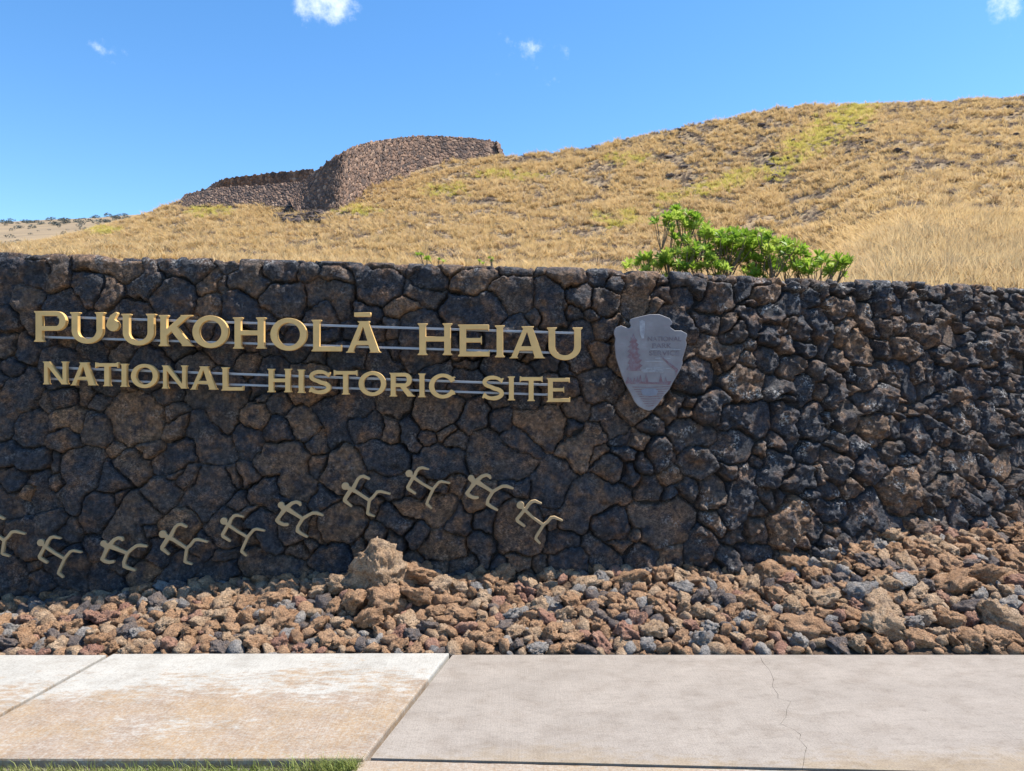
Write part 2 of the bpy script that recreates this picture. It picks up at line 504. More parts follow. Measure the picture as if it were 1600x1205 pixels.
# how big each one shows in the picture
cxp = np.zeros(N); vis = np.zeros(N)
pxx = CX + F * P[..., 0] / P[..., 1]; pyy = CY - F * (P[..., 2] - CAMZ) / P[..., 1]
inside = (pxx > 0) & (pxx < 1600) & (V < vt + .02) & (pyy < 945)
vis = np.bincount(ID.ravel(), weights=inside.ravel().astype(float), minlength=N)
order = np.argsort(-vis)
single = set(int(i) for i in order[:298] if vis[i] > 25)
rest_v, rest_f, rest_t, rest_l, rest_n = [], [], [], [], 0
flatid = ID
for i in range(N):
    if areas[i] < 6: continue
    ii, jj = np.where(ID == i)
    a0, a1 = max(ii.min() - 1, 0), min(ii.max() + 2, nu); b0, b1 = max(jj.min() - 1, 0), min(jj.max() + 2, nv)
    sub = ID[a0:a1, b0:b1] == i
    q = sub[:-1, :-1] | sub[1:, :-1] | sub[:-1, 1:] | sub[1:, 1:]
    if not q.any(): continue
    hh = np.where(sub, H[a0:a1, b0:b1], np.minimum(H[a0:a1, b0:b1] - .012, -.045))
    pts = wall_place(U[a0:a1, b0:b1], V[a0:a1, b0:b1], hh)
    idx = np.arange(sub.size).reshape(sub.shape)
    fa = np.stack([idx[:-1, :-1][q], idx[1:, :-1][q], idx[1:, 1:][q], idx[:-1, 1:][q]], -1)
    used = np.unique(fa); remap = np.full(sub.size, -1); remap[used] = np.arange(len(used))
    vv = pts.reshape(-1, 3)[used]; fa = remap[fa]
    ll = lich[a0:a1, b0:b1].ravel()[used]
    tt = np.full(len(used), tone_s[i])
    if i in single:
        me = mesh_np("stone", vv, fa, True, {'tone': tt, 'lichen': ll}, [M_STONE])
        link("stone", me, wall)
    else:
        rest_v.append(vv); rest_f.append(fa + rest_n); rest_t.append(tt); rest_l.append(ll); rest_n += len(vv)
me = mesh_np("small_stones", np.concatenate(rest_v), np.concatenate(rest_f), True,
             {'tone': np.concatenate(rest_t), 'lichen': np.concatenate(rest_l)}, [M_STONE])
link("small_stones", me, wall, kind="stuff")
# mortar core behind the stones, a closed solid
cu = np.linspace(0.01, ULEN - .01, 160)
cv = np.array([VLO, 0.4, 1.2, 2.0, 2.30])
ring = []
for u in cu:
    Xc = float(np.interp(u, _us, _xs)); zt = float(z_top(Xc))
    vs = [VLO, .4, 1.2, 2.0, zt - .03, zt + .08, zt + .45]
    f = wall_place(np.full(len(vs), u), np.array(vs), np.full(len(vs), -.080))
    bk = wall_place(np.array([u]), np.array([zt + .52]), np.array([-.07]))[0]
    b2 = bk.copy(); b2[2] = VLO
    ring.append(np.vstack([f, bk, b2]))
ring = np.array(ring); K = ring.shape[1]
idx = np.arange(len(cu) * K).reshape(len(cu), K)
fa = []
for k in range(K):
    k2 = (k + 1) % K
    fa.append(np.stack([idx[:-1, k], idx[1:, k], idx[1:, k2], idx[:-1, k2]], -1))
me = mesh_np("mortar_core", ring.reshape(-1, 3), np.concatenate(fa), False, None, [M_MORTAR])
link("mortar_core", me, wall)

# ------------------------------------------------------------------ ground, sidewalk, lawn
k = NT("bare_earth", 0.95, 0.2)
k.color(k.ramp(k.noise(k.pos(), 2.5, 6), [(.3, (.10, .07, .045)), (.7, (.19, .13, .085))])); k.bump(k.noise(k.pos(), 20, 5), .03)
M_EARTH = k.m
me = mesh_np("ground", [(-2500, -2500, -.45), (2500, -2500, -.45), (2500, 2500, -.45), (-2500, 2500, -.45)], [(0, 1, 2, 3)], False, None, [M_EARTH])
link("ground", me, kind="structure")
k = NT("lawn_soil", 0.95, 0.2)
k.color(k.ramp(k.noise(k.pos(), 14, 6), [(.3, (.07, .085, .03)), (.55, (.16, .16, .06)), (.75, (.25, .21, .10))])); k.bump(k.noise(k.pos(), 60, 5), .02)
M_LAWN = k.m

def prism(name, poly, z0, z1, mat, parent=None, bevel=0.006, kind=None):
    if bevel:                                        # worn, slightly wavering edges
        np_, out = len(poly), []
        for i in range(np_):
            (ax, ay), (bx, by) = poly[i], poly[(i + 1) % np_]
            m = max(1, int(math.hypot(bx - ax, by - ay) / .045))
            for q in range(m):
                j = .0022 if q else 0
                out.append((ax + (bx - ax) * q / m + rnd.uniform(-j, j), ay + (by - ay) * q / m + rnd.uniform(-j, j)))
        poly = out
    bm = bmesh.new()
    lo = [bm.verts.new((x, y, z0)) for x, y in poly]; hi = [bm.verts.new((x, y, z1)) for x, y in poly]
    n = len(poly)
    bm.faces.new(hi); bm.faces.new(lo[::-1])
    for i in range(n):
        bm.faces.new((lo[i], lo[(i + 1) % n], hi[(i + 1) % n], hi[i]))
    bmesh.ops.recalc_face_normals(bm, faces=bm.faces)
    if bevel:
        te = [e for e in bm.edges if all(abs(v.co.z - z1) < 1e-6 for v in e.verts)]
        bmesh.ops.bevel(bm, geom=te, offset=bevel, segments=2, profile=0.6, affect='EDGES')
    me = bpy.data.meshes.new(name); bm.to_mesh(me); bm.free(); me.materials.append(mat)
    return link(name, me, parent, kind=kind)

M_CREAM = mat_concrete("stained_cream_concrete", (.395, .375, .335), 0.95, False)
M_GRAY = mat_concrete("grey_concrete", (.298, .258, .218), 1.0, True)
walk = link("sidewalk", None, kind="structure")
YB, YF = 4.385, 3.152
j1 = lambda y: -2.388 + (y - 4.347) * .1114
j2 = lambda y: -.361 + (y - 4.398) * .2087
fl = lambda x: 3.170 - (x + .55) * .0462
gp = .011
prism("slab", [(-7.5, YF), (-4.62, YF), (-4.52, YB), (-7.5, YB)], -.12, .004, M_CREAM, walk)
prism("slab", [(-4.60, YF), (j1(YF) - .021, YF), (j1(YB) - .021, YB), (-4.50, YB)], -.12, .004, M_CREAM, walk)
prism("slab", [(j1(YF) + .021, YF - .002), (j2(YF) - .012, YF), (j2(YB) - .010, YB + .012), (j1(YB) + .021, YB)], -.12, .012, M_CREAM, walk, .010)
crk = [G(px, py) for px, py in [(1188, 1023.2), (1192, 1034), (1203, 1048), (1208, 1062), (1207, 1072), (1214, 1085), (1216, 1091), (1236, 1096), (1231, 1108), (1226, 1121), (1221, 1131), (1237, 1139), (1251, 1148), (1249, 1156), (1260, 1168), (1258, 1180), (1254, 1192), (1252, 1200.5)]]
crk = [(c.x + rnd.uniform(-.006, .006), c.y) for c in crk]
crk[0] = (crk[0][0], YB + .010); crk[-1] = (crk[-1][0], fl(crk[-1][0]) + .006)
cw = [.0003 + .0009 * abs(math.sin(i * 1.7)) for i in range(len(crk))]
left = [(x - w, y) for (x, y), w in zip(crk, cw)]; right = [(x + w, y) for (x, y), w in zip(crk, cw)]
prism("slab", [(j2(fl(-.6)) + gp, fl(-.60) + .006)] + left[::-1] + [(j2(YB) + gp, YB + .010)], -.12, 0, M_GRAY, walk, 0)
prism("slab", [right[-1], (4.60, fl(4.6) + .006), (4.72, YB + .01), right[0]] + right[1:-1], -.12, 0, M_GRAY, walk, 0)
prism("slab", [(4.62, fl(4.6) + .006), (11, fl(8.2) + .006), (11, YB + .01), (4.74, YB + .01)], -.12, 0, M_GRAY, walk)
fr = [(-.655, fl(-.6) - .012), (-.70, 2.95), (-.78, 2.0), (-.8, .6), (5.5, .6), (5.5, fl(5.5) - .006), (-.60, fl(-.60) - .006)]
M_TAN = mat_concrete("stained_front_concrete", (.38, .345, .29), 0.8, False)
prism("slab", fr, -.12, -.004, M_TAN, walk)
prism("joint_filler", [(-7.6, YF + .03), (4.7, 2.96), (11.1, 2.8), (11.1, YB - .03), (-7.6, YB - .03)], -.11, -.030, mat_flat("joint_filler", (.13, .11, .095), .95, .3, 40), walk, 0)
lawn = prism("lawn", [(-7.5, .4), (-.82, .4), (-.80, 2.0), (-.72, 2.95), (-.655, YF - .004), (-7.5, YF - .004)], -.2, -.034, M_LAWN, None, 0, kind="structure")

# ------------------------------------------------------------------ loose lava rubble bed
zw_px = [-600, 0, 100, 300, 480, 700, 850, 1020, 1130, 1200, 1260, 1330, 1400, 1500, 1600, 2200]
zw_py = [932, 929, 921, 900, 892, 888, 888, 873, 876, 870, 852, 828, 817, 813, 805, 790]
_t = [(px, py, ) for px, py in zip(zw_px, zw_py)]
_bx, _bz = [], []
for px, py in _t:
    a = (px - CX) / F
    Yv = 5.4
    for _ in range(20): Yv = float(y_wall(a * Yv)) - .08
    _bx.append(a * Yv); _bz.append(CAMZ - (py - CY) / F * Yv)
def bed_z(X, Y):
    yw = y_wall(X) - .05
    zt = np.interp(X, _bx, _bz) - .10
    f = np.clip((Y - 4.38) / (yw - 4.38), 0, 1.1)
    return -.045 + (zt + .045) * f ** .85 + .018 * pn(np.asarray(X) * 2.3, np.asarray(Y) * 2.3, 2.2) \
        + .17 * np.exp(-((np.asarray(X) + .88) / .36) ** 2 - ((np.asarray(Y) - 5.08) / .26) ** 2)
gx = np.linspace(-7.2, 9.4, 320); gy = np.linspace(0, 1, 26)
GX, GT = np.meshgrid(gx, gy, indexing='ij')
GY = 4.40 + (y_wall(GX) + .15 - 4.40) * GT
GZ = bed_z(GX, GY) + .012 * pn(GX * 14, GY * 14, 7)
idx = np.arange(GX.size).reshape(GX.shape)
fa = np.stack([idx[:-1, :-1].ravel(), idx[1:, :-1].ravel(), idx[1:, 1:].ravel(), idx[:-1, 1:].ravel()], -1)
k = NT("rubble_bed_grit", .95, .2)
k.color(k.ramp(k.noise(k.pos(), 30, 6), [(.3, (.06, .045, .035)), (.7, (.17, .11, .07))])); k.bump(k.noise(k.pos(), 60, 5), .03)
link("rubble_bed", mesh_np("rubble_bed", np.stack([GX, GY, GZ], -1).reshape(-1, 3), fa, True, None, [k.m]), kind="structure")

def ico(sub):
    bm = bmesh.new(); bmesh.ops.create_icosphere(bm, subdivisions=sub, radius=1.0)
    v = np.array([x.co[:] for x in bm.verts]); f = np.array([[x.index for x in p.verts] for p in bm.faces]); bm.free()
    return v, f
ICO = {s: ico(s) for s in (2, 3, 4, 5)}
def rock_shape(seed, sub, cuts=9, rough=1.0, squash=None):
    rg = np.random.default_rng(seed)
    v, f = ICO[sub]; v = v.copy()
    for _ in range(cuts):
        n = rg.normal(size=3); n /= np.linalg.norm(n)
        d = rg.uniform(.46, .84)
        t = v @ n
        v = v - np.maximum(0, t - d)[:, None] * n * .93
    o = rg.uniform(0, 100)
    nrm = v / np.linalg.norm(v, axis=1)[:, None]
    disp = .34 * fbm(v[:, 0] * 1.6 + o, v[:, 1] * 1.6, v[:, 2] * 1.6, 2) + rough * (.20 * ridged(v[:, 0] * 2.9 + o, v[:, 1] * 2.9, v[:, 2] * 2.9, 3)
            + .15 * fbm(v[:, 0] * 6 + o, v[:, 1] * 6, v[:, 2] * 6, 3, .7))
    if sub >= 4:
        pit = np.maximum(0, pn(v[:, 0] * 9 + o, v[:, 1] * 9, v[:, 2] * 9) - .22)
        disp = disp - rough * .34 * pit
    v = v + nrm * disp[:, None]
    sc = squash if squash is not None else (rg.uniform(.95, 1.3), rg.uniform(.8, 1.1), rg.uniform(.62, .88))
    return v * np.array(sc), f

def rot_rand(rg, tilt=.6):
    e = Matrix.Rotation(rg.uniform(0, 6.283), 3, 'Z') @ Matrix.Rotation(rg.uniform(-tilt, tilt), 3, 'X') @ Matrix.Rotation(rg.uniform(-tilt, tilt), 3, 'Y')
    return e
protos = []
for i in range(18):
    v, f = rock_shape(300 + i, 4, cuts=15, rough=.95)
    protos.append(mesh_np("lava_rock", v, f, False, None, [ROCKM['tan']]))
small = [rock_shape(500 + i, 2 if i < 12 else 3, cuts=7, rough=.9) for i in range(18)]

# place by dart throwing, big ones first
rg = np.random.default_rng(77)
RX, RY, RRd = [], [], []
def throw(n, lo, hi, pack, xr=(-5.9, 7.6), bigright=False, fx=None):
    global RX, RY, RRd
    for _ in range(n):
        X = rg.uniform(*xr); yw = float(y_wall(X))
        r = rg.uniform(lo, hi) * (1.0 + (.30 * float(sstep(1.2, 3.2, X))))
        Y = rg.uniform(4.40 + r * .9, yw + .02 - r * .25)
        if Y - r * 1.12 < 4.40: continue
        if RX:
            d = np.hypot(np.array(RX) - X, np.array(RY) - Y)
            if (d < pack * (np.array(RRd) + r)).any(): continue
        RX.append(X); RY.append(Y); RRd.append(r)
# the tall boulder with its neighbours
SPECIAL = [(-.93, 5.05, .22), (-.66, 5.10, .12), (-.80, 4.86, .12), (-1.17, 5.04, .10), (-.50, 5.08, .10), (-1.02, 4.84, .10), (-.62, 4.92, .09), (-.38, 5.12, .08), (-1.32, 5.08, .08), (-.92, 4.70, .09)]
for x, y, r in SPECIAL: RX.append(x); RY.append(y); RRd.append(r)
throw(16, .098, .118, .80, (1.5, 5.9))
throw(80, .075, .098, .76)
throw(900, .052, .075, .72)
throw(6000, .040, .058, .70)
throw(13500, .022, .040, .68)
RX, RY, RRd = np.array(RX), np.array(RY), np.array(RRd)
px_r = CX + F * RX / RY
showing = np.where((px_r > -10) & (px_r < 1610), RRd / RY, 0)
o300 = set(int(i) for i in np.argsort(-showing)[:300])
def region(px):
    for lim, t in ((130, "near left photo edge"), (330, "below left runners"), (520, "left of peaked boulder"), (680, "around peaked boulder"), (880, "right of peaked boulder"),
                   (1100, "below arrowhead plaque"), (1300, "right of arrowhead plaque"), (1450, "in right bank"), (1e9, "at right photo edge")):
        if px < lim: return t
rock_labels = {}
sv, sf, sm, sn = [], [], [], 0
wts = [.43, .28, .09, .09, .11]
for i in range(len(RX)):
    X, Y, r = float(RX[i]), float(RY[i]), float(RRd[i])
    kind = ROCKK[int(rg.choice(5, p=wts))]
    if r > .085 and kind in ('grey', 'dark charcoal'): kind = 'rust brown'
    z = float(bed_z(X, Y)) + r * rg.uniform(.18, .48)
    if i == 0:
        v, f = rock_shape(9001, 5, cuts=7, rough=.85, squash=(1.0, .9, 1.0))
        zz = v[:, 2].copy(); t = np.clip((zz + .9) / 2.0, 0, 1)
        v[:, 0] *= 1.32 - .80 * t; v[:, 1] *= 1.2 - .6 * t; v[:, 0] -= .10 * t; v[:, 2] = np.where(v[:, 2] > .75, .75 + (v[:, 2] - .75) * .5, v[:, 2])
        # bedding layers
        v[:, :2] *= (1 + .05 * np.sin(zz * 17 + 3 * pn(v[:, 0] * 2, v[:, 1] * 2, zz * 2)))[:, None]
        me = mesh_np("lava_boulder", v * np.array((.205, .18, .24)), f, False, None, [ROCKM['tan']])
        link("lava_boulder", me, None, "tall peaked tan lava boulder standing highest in the rubble below the runners", "boulder", None, None, (X, Y, .345))
        continue
    if i < len(SPECIAL): z = float(bed_z(X, Y)) + r * .45; kind = ['tan', 'rust brown', 'rust brown', 'tan'][i % 4]
    if i in o300:
        me = protos[int(rg.integers(len(protos)))]
        px = CX + F * X / Y
        fy = (Y - 4.4) / (float(y_wall(X)) - 4.4)
        row = "at sidewalk edge" if fy < .3 else ("in mid rubble" if fy < .62 else "by the wall")
        size = "large" if r > .115 else ("mid-sized" if r > .078 else "smaller")
        o = link("lava_rock", me, None, f"{size} {kind} lava rock {row}, {region(px)}", "rock", "loose lava rocks in the rubble bed", None, (X, Y, z))
        rock_labels.setdefault(o['label'], []).append((px, o))
        o.rotation_euler = rot_rand(rg).to_euler()
        s = r * rg.uniform(.98, 1.15); o.scale = (s, s, s)
        o.material_slots[0].link = 'OBJECT'; o.material_slots[0].material = ROCKM[kind]
    else:
        v, f = small[int(rg.integers(12, 18)) if r > .05 else int(rg.integers(0, 12))]
        m = np.array(rot_rand(rg, 1.2)) * (r * 1.12)
        sv.append(v @ m.T + np.array((X, Y, z))); sf.append(f + sn); sn += len(v)
        sm.append(np.full(len(f), ROCKK.index(kind)))
ORD = ["leftmost", "second", "third", "fourth", "fifth", "sixth", "seventh", "eighth", "ninth", "tenth", "eleventh", "twelfth"]
for lb, lst in rock_labels.items():
    if len(lst) > 1:
        for q, (_, o) in enumerate(sorted(lst, key=lambda t: t[0])):
            o['label'] = lb + (", leftmost such" if q == 0 else f", {ORD[min(q, 11)]} from left")
me = mesh_np("lava_rubble", np.concatenate(sv), np.concatenate(sf), False, None, [ROCKM[k2] for k2 in ROCKK], np.concatenate(sm))
link("lava_rubble", me, None, "small broken lava rubble filling the gaps between the larger rocks", "rubble", None, "stuff")

# ------------------------------------------------------------------ lettering
def contours(D, x0, y0, res):
    """marching squares of D<0 -> closed loops"""
    nx, ny = D.shape
    D = np.where(np.abs(D) < 1e-9, 1e-9, D)
    ins = D < 0
    nxt = {}
    def pt(e):
        i, j, a = e
        d0 = D[i, j]; d1 = D[i + 1, j] if a == 0 else D[i, j + 1]
        t = d0 / (d0 - d1)
        return (x0 + (i + (t if a == 0 else 0)) * res, y0 + (j + (t if a == 1 else 0)) * res)
    code = ins[:-1, :-1] * 1 + ins[1:, :-1] * 2 + ins[1:, 1:] * 4 + ins[:-1, 1:] * 8
    T = {1: [('l', 'b')], 2: [('b', 'r')], 3: [('l', 'r')], 4: [('r', 't')], 5: [('l', 't'), ('r', 'b')], 6: [('b', 't')], 7: [('l', 't')],
         8: [('t', 'l')], 9: [('t', 'b')], 10: [('b', 'l'), ('t', 'r')], 11: [('t', 'r')], 12: [('r', 'l')], 13: [('r', 'b')], 14: [('b', 'l')]}
    for i, j in zip(*np.where((code > 0) & (code < 15))):
        ed = {'b': (i, j, 0), 't': (i, j + 1, 0), 'l': (i, j, 1), 'r': (i + 1, j, 1)}
        for a, b in T[int(code[i, j])]:
            nxt[ed[a]] = ed[b]
    loops = []
    while nxt:
        s = next(iter(nxt)); lp = []; c = s
        while c in nxt:
            lp.append(pt(c)); c = nxt.pop(c)
        if len(lp) > 8: loops.append(lp)
    return loops
def simplify(lp, tol):
    a = np.array(lp)
    def rdp(i, j):
        if j <= i + 1: return []
        p, q = a[i], a[j]; d = q - p; L = np.hypot(*d) + 1e-12
        e = np.abs(d[0] * (a[i + 1:j, 1] - p[1]) - d[1] * (a[i + 1:j, 0] - p[0])) / L
        k = int(e.argmax())
        if e[k] < tol: return []
        k += i + 1
        return rdp(i, k) + [k] + rdp(k, j)
    h = len(a) // 2
    ids = [0] + rdp(0, h) + [h] + rdp(h, len(a) - 1)
    return a[ids]
def outline_mesh(name, loops, thick, bevel, mat):
    cu = bpy.data.curves.new(name, 'CURVE'); cu.dimensions = '2D'; cu.fill_mode = 'BOTH'
    cu.extrude = max(thick / 2 - bevel, 0.0005); cu.bevel_depth = bevel; cu.bevel_resolution = 1; cu.offset = -bevel
    for lp in loops:
        sp = cu.splines.new('POLY'); sp.points.add(len(lp) - 1)
        for p, (x, y) in zip(sp.points, lp): p.co = (x, y, 0, 1)
        sp.use_cyclic_u = True
    o = bpy.data.objects.new(name, cu); COL.objects.link(o)
    dg = bpy.context.evaluated_depsgraph_get(); dg.update()
    me = bpy.data.meshes.new_from_object(o.evaluated_get(dg))
    bpy.data.objects.remove(o); bpy.data.curves.remove(cu)
    me.materials.clear(); me.materials.append(mat); me.name = name
    return me
# signed-distance pieces, unit = cap height
def sd_poly(x, y, pts):
    d = -1e9
    n = len(pts)
    ar = sum(pts[i][0] * pts[(i + 1) % n][1] - pts[(i + 1) % n][0] * pts[i][1] for i in range(n))
    if ar < 0: pts = pts[::-1]
    for i in range(n):
        ax, ay = pts[i]; bx, by = pts[(i + 1) % n]
        L = math.hypot(bx - ax, by - ay)
        d = np.maximum(d, ((x - ax) * (by - ay) - (y - ay) * (bx - ax)) / L)
    return d
def box(x, y, a, b, c, d): return sd_poly(x, y, [(a, c), (b, c), (b, d), (a, d)])
def ell(x, y, cx, cy, a, b): return (np.sqrt(((x - cx) / a) ** 2 + ((y - cy) / b) ** 2) - 1) * min(a, b)
def cap(x, y, p, q, r0, r1):
    dx, dy = q[0] - p[0], q[1] - p[1]; L2 = dx * dx + dy * dy + 1e-12
    t = np.clip(((x - p[0]) * dx + (y - p[1]) * dy) / L2, 0, 1)
    return np.hypot(x - p[0] - t * dx, y - p[1] - t * dy) - (r0 + (r1 - r0) * t)
def chain(x, y, pts):
    d = 1e9
    for (a, b, r0), (c, e, r1) in zip(pts[:-1], pts[1:]): d = np.minimum(d, cap(x, y, (a, b), (c, e), r0, r1))
    return d
mn = np.minimum; mxx = np.maximum
ST, TH = .205, .155
def stem(x, y, a, top=True, bot=True, s=ST):
    d = box(x, y, a, a + s, 0, 1)
    if bot: d = mn(d, sd_poly(x, y, [(a - .06, 0), (a + s + .06, 0), (a + s + .05, .03), (a + s, .08), (a, .08), (a - .05, .03)]))
    if top: d = mn(d, sd_poly(x, y, [(a - .06, 1), (a + s + .06, 1), (a + s + .05, .97), (a + s, .92), (a, .92), (a - .05, .97)]))
    return d
def bar_tick(x, y, a, b, c, d, up):            # bar with a small vertical tick at its right end
    q = box(x, y, a, b, c, d)
    return mn(q, sd_poly(x, y, [(b - .06, c if up else d), (b + .0, (d + .05) if up else (c - .05)), (b + .02, (d + .05) if up else (c - .05)), (b + .02, c if up else d)]))
def glyph(ch, w, x, y):
    if ch == 'I':
        return stem(x, y, w / 2 - ST / 2)
    if ch == 'H':
        return mn(mn(stem(x, y, .06), stem(x, y, w - .06 - ST)), box(x, y, .1, w - .1, .43, .43 + TH))
    if ch == 'U':
        c = .40; a = (w - .09) / 2; m = w / 2
        ring = mxx(mxx(ell(x, y, m, c, a, c + .02), -ell(x, y, m, c, a - ST, c + .02 - TH)), y - c)
        l = mxx(stem(x, y, m - a, True, False), c - .002 - y); r = mxx(stem(x, y, m + a - ST, True, False), c - .002 - y)
        return mn(ring, mn(l, r))
    if ch in 'PR':
        s0 = .06; by = .36 if ch == 'P' else .40; cy = (1 + by) / 2; b = (1 - by) / 2; a = b * 1.0
        ex = (w - .02) if ch == 'P' else (w - .10)
        cxx = ex - a
        outer = mn(mxx(ell(x, y, cxx, cy, a, b), cxx - x), box(x, y, s0 + .1, cxx + .001, by, 1))
        inner = mn(mxx(ell(x, y, cxx, cy, a - ST, b - TH), cxx - x), box(x, y, s0 + .1, cxx + .001, by + TH, 1 - TH))
        d = mn(stem(x, y, s0), mxx(outer, -inner))
        if ch == 'R':
            d = mn(d, sd_poly(x, y, [(.42, .46), (.66, .46), (w + .0, 0), (w - .28, 0)]))
            d = mn(d, sd_poly(x, y, [(w - .28, 0), (w + .05, 0), (w - .03, .05), (w - .25, .05)]))
        return d
    if ch == 'K':
        d = stem(x, y, .06)
        d = mn(d, sd_poly(x, y, [(.22, .30), (.22, .52), (w - .34, 1), (w - .06, 1)]))
        d = mn(d, sd_poly(x, y, [(.42, .47), (.60, .62), (w + .0, 0), (w - .30, 0)]))
        d = mn(d, sd_poly(x, y, [(w - .36, 0), (w + .04, 0), (w - .03, .05), (w - .30, .05)]))
        return mn(d, sd_poly(x, y, [(w - .40, 1), (w + .0, 1), (w - .06, .95), (w - .34, .95)]))
    if ch == 'L':
        return mn(stem(x, y, .06), bar_tick(x, y, .1, w - .02, 0, TH, True))
    if ch == 'E':
        d = mn(stem(x, y, .06), bar_tick(x, y, .1, w - .02, 0, TH, True))
        d = mn(d, bar_tick(x, y, .1, w - .04, 1 - TH, 1, False))
        d = mn(d, box(x, y, .1, w - .28, .44, .44 + TH * .9))
        return mn(d, sd_poly(x, y, [(w - .32, .52), (w - .26, .38), (w - .245, .38), (w - .245, .65), (w - .26, .65)]))
    if ch == 'T':
        m = w / 2
        d = mn(stem(x, y, m - ST / 2, False, True), box(x, y, .03, w - .03, 1 - TH, 1))
        d = mn(d, sd_poly(x, y, [(.10, 1.0), (.02, 1.04), (.0, 1.04), (.0, .78), (.02, .78), (.08, .86)]))
        return mn(d, sd_poly(x, y, [(w - .10, 1.0), (w - .02, 1.04), (w, 1.04), (w, .78), (w - .02, .78), (w - .08, .86)]))
    if ch == 'A':
        m = w / 2
        d = sd_poly(x, y, [(.02, 0), (.20, 0), (m + .06, 1), (m - .10, 1)])
        d = mn(d, sd_poly(x, y, [(w - .30, 0), (w - .02, 0), (m + .15, 1), (m - .06, 1)]))
        d = mn(d, mxx(box(x, y, .2, w - .22, .24, .24 + TH * .85), -1))
        d = mn(d, sd_poly(x, y, [(m - .20, 1), (m + .22, 1), (m + .15, .94), (m - .14, .94)]))
        d = mn(d, sd_poly(x, y, [(-.04, 0), (.27, 0), (.22, .05), (.04, .05)]))
        return mn(d, sd_poly(x, y, [(w - .36, 0), (w + .04, 0), (w - .04, .05), (w - .30, .05)]))
    if ch == 'N':
        d = mn(stem(x, y, .06, True, True, .16), stem(x, y, w - .06 - .16, True, True, .16))
        return mn(d, sd_poly(x, y, [(.03, 1), (.26, 1), (w - .06, .0), (w - .25, 0)]))
    if ch == 'O':
        m = w / 2
        return mxx(ell(x, y, m, .5, m, .525), -ell(x, y, m, .5, m - ST - .01, .525 - TH))
    if ch == 'C':
        m = w / 2 + .03
        ring = mxx(ell(x, y, m, .5, m, .525), -ell(x, y, m, .5, m - ST - .01, .525 - TH))
        ring = mxx(ring, -sd_poly(x, y, [(m + .08, .5), (w + .5, 1.02), (w + .5, -.02)]))
        d = mn(ring, sd_poly(x, y, [(w - .20, .74), (w + .02, .86), (w - .02, .90), (w - .22, .86)]))
        return mn(d, sd_poly(x, y, [(w - .14, .34), (w - .10, .34), (w + .02, .15), (w - .20, .12)]))
    if ch == 'S':
        pts = []
        m = w / 2
        for i in range(13):                    # upper bowl
            t = math.radians(28 + i * (252 - 28) / 12)
            pts.append((m + (m - .12) * math.cos(t) * .98, .735 + .195 * math.sin(t), .082 if 2 < i else .07))
        for i in range(14):                    # lower bowl
            t = math.radians(78 - i * (78 + 155) / 13)
            pts.append((m + (m - .10) * math.cos(t), .262 + .205 * math.sin(t), .088 if i < 10 else .075))
        d = chain(x, y, pts)
        d = mn(d, sd_poly(x, y, [(w - .22, .84), (w - .05, .92), (w - .02, .89), (w - .10, .70), (w - .14, .70)]))
        return mn(d, sd_poly(x, y, [(.02, .08), (.12, .30), (.16, .30), (.26, .16), (.08, .05)]))
    if ch == "‘":
        d = ell(x, y, w * .48, .60, .19, .19)
        return mn(d, chain(x, y, [(w * .30, .62, .16), (w * .28, .72, .12), (w * .42, .86, .09), (w * .78, .99, .045)]))
    if ch == '-':
        return box(x, y, 0, w, 0, .14)
    raise ValueError(ch)
def glyph_mesh(ch, w, cap_h, thick):
    res = .0125
    xs = np.arange(-.15, w + .16, res); ys = np.arange(-.15, 1.17, res)
    XX, YY = np.meshgrid(xs, ys, indexing='ij')
    lps = contours(glyph(ch, w, XX, YY), xs[0], ys[0], res)
    lps = [simplify(l, .0035) * cap_h for l in lps]
    return outline_mesh("letter", lps, thick, .0016, M_GOLD)

YL = 5.265                                         # plane of the letter faces
mpp = YL / F
def sign_row(name, label, items, base_fn, cap_px, rails):
    root = link(name, None, None, label, "sign", None, None, (0, 0, 0))
    for ch, x0, x1 in items:
        ch_px = cap_px(x0); w = (x1 - x0) / ch_px
        p = W(x0, base_fn((x0 + x1) / 2), YL)
        if ch == 'Ā':
            me = glyph_mesh('A', w, ch_px * mpp, .034)
            m2 = glyph_mesh('-', 26 / ch_px, ch_px * mpp, .034)
            o2 = link("macron", m2, root); o2.location = W(554, 495.4, YL + .02); o2.rotation_euler = (R(90), 0, 0)
        else:
            me = glyph_mesh(ch, w, ch_px * mpp, .034)
        o = link("okina_mark" if ch == "‘" else "letter", me, root)
        o.location = (p.x, YL + .020, p.z); o.rotation_euler = (R(90), 0, 0)
    for (ax, ay, bx, by) in rails:
        a, b = W(ax, ay, YL + .052), W(bx, by, YL + .052)
        bm = bmesh.new(); bmesh.ops.create_cube(bm, size=1)
        L = (b - a).length
        bmesh.ops.scale(bm, vec=(L, .012, .0165), verts=bm.verts)
        bmesh.ops.bevel(bm, geom=list(bm.edges), offset=.0015, segments=1, affect='EDGES')
        me = bpy.data.meshes.new("rail"); bm.to_mesh(me); bm.free(); me.materials.append(M_RAIL)
        o = link("rail", me, root); o.location = (a + b) / 2; o.rotation_euler = (0, -math.atan2((b - a).z, (b - a).x), 0)
        for t in (.02, .25, .5, .75, .98):          # stand-off pins into the wall
            c = a.lerp(b, t)
            bm = bmesh.new(); bmesh.ops.create_cone(bm, cap_ends=True, segments=8, radius1=.006, radius2=.006, depth=.13)
            me = bpy.data.meshes.new("stand_off_pin"); bm.to_mesh(me); bm.free(); me.materials.append(M_RAIL)
            q = link("stand_off_pin", me, root); q.location = (c.x, c.y + .068, c.z); q.rotation_euler = (R(90), 0, 0)
    return root
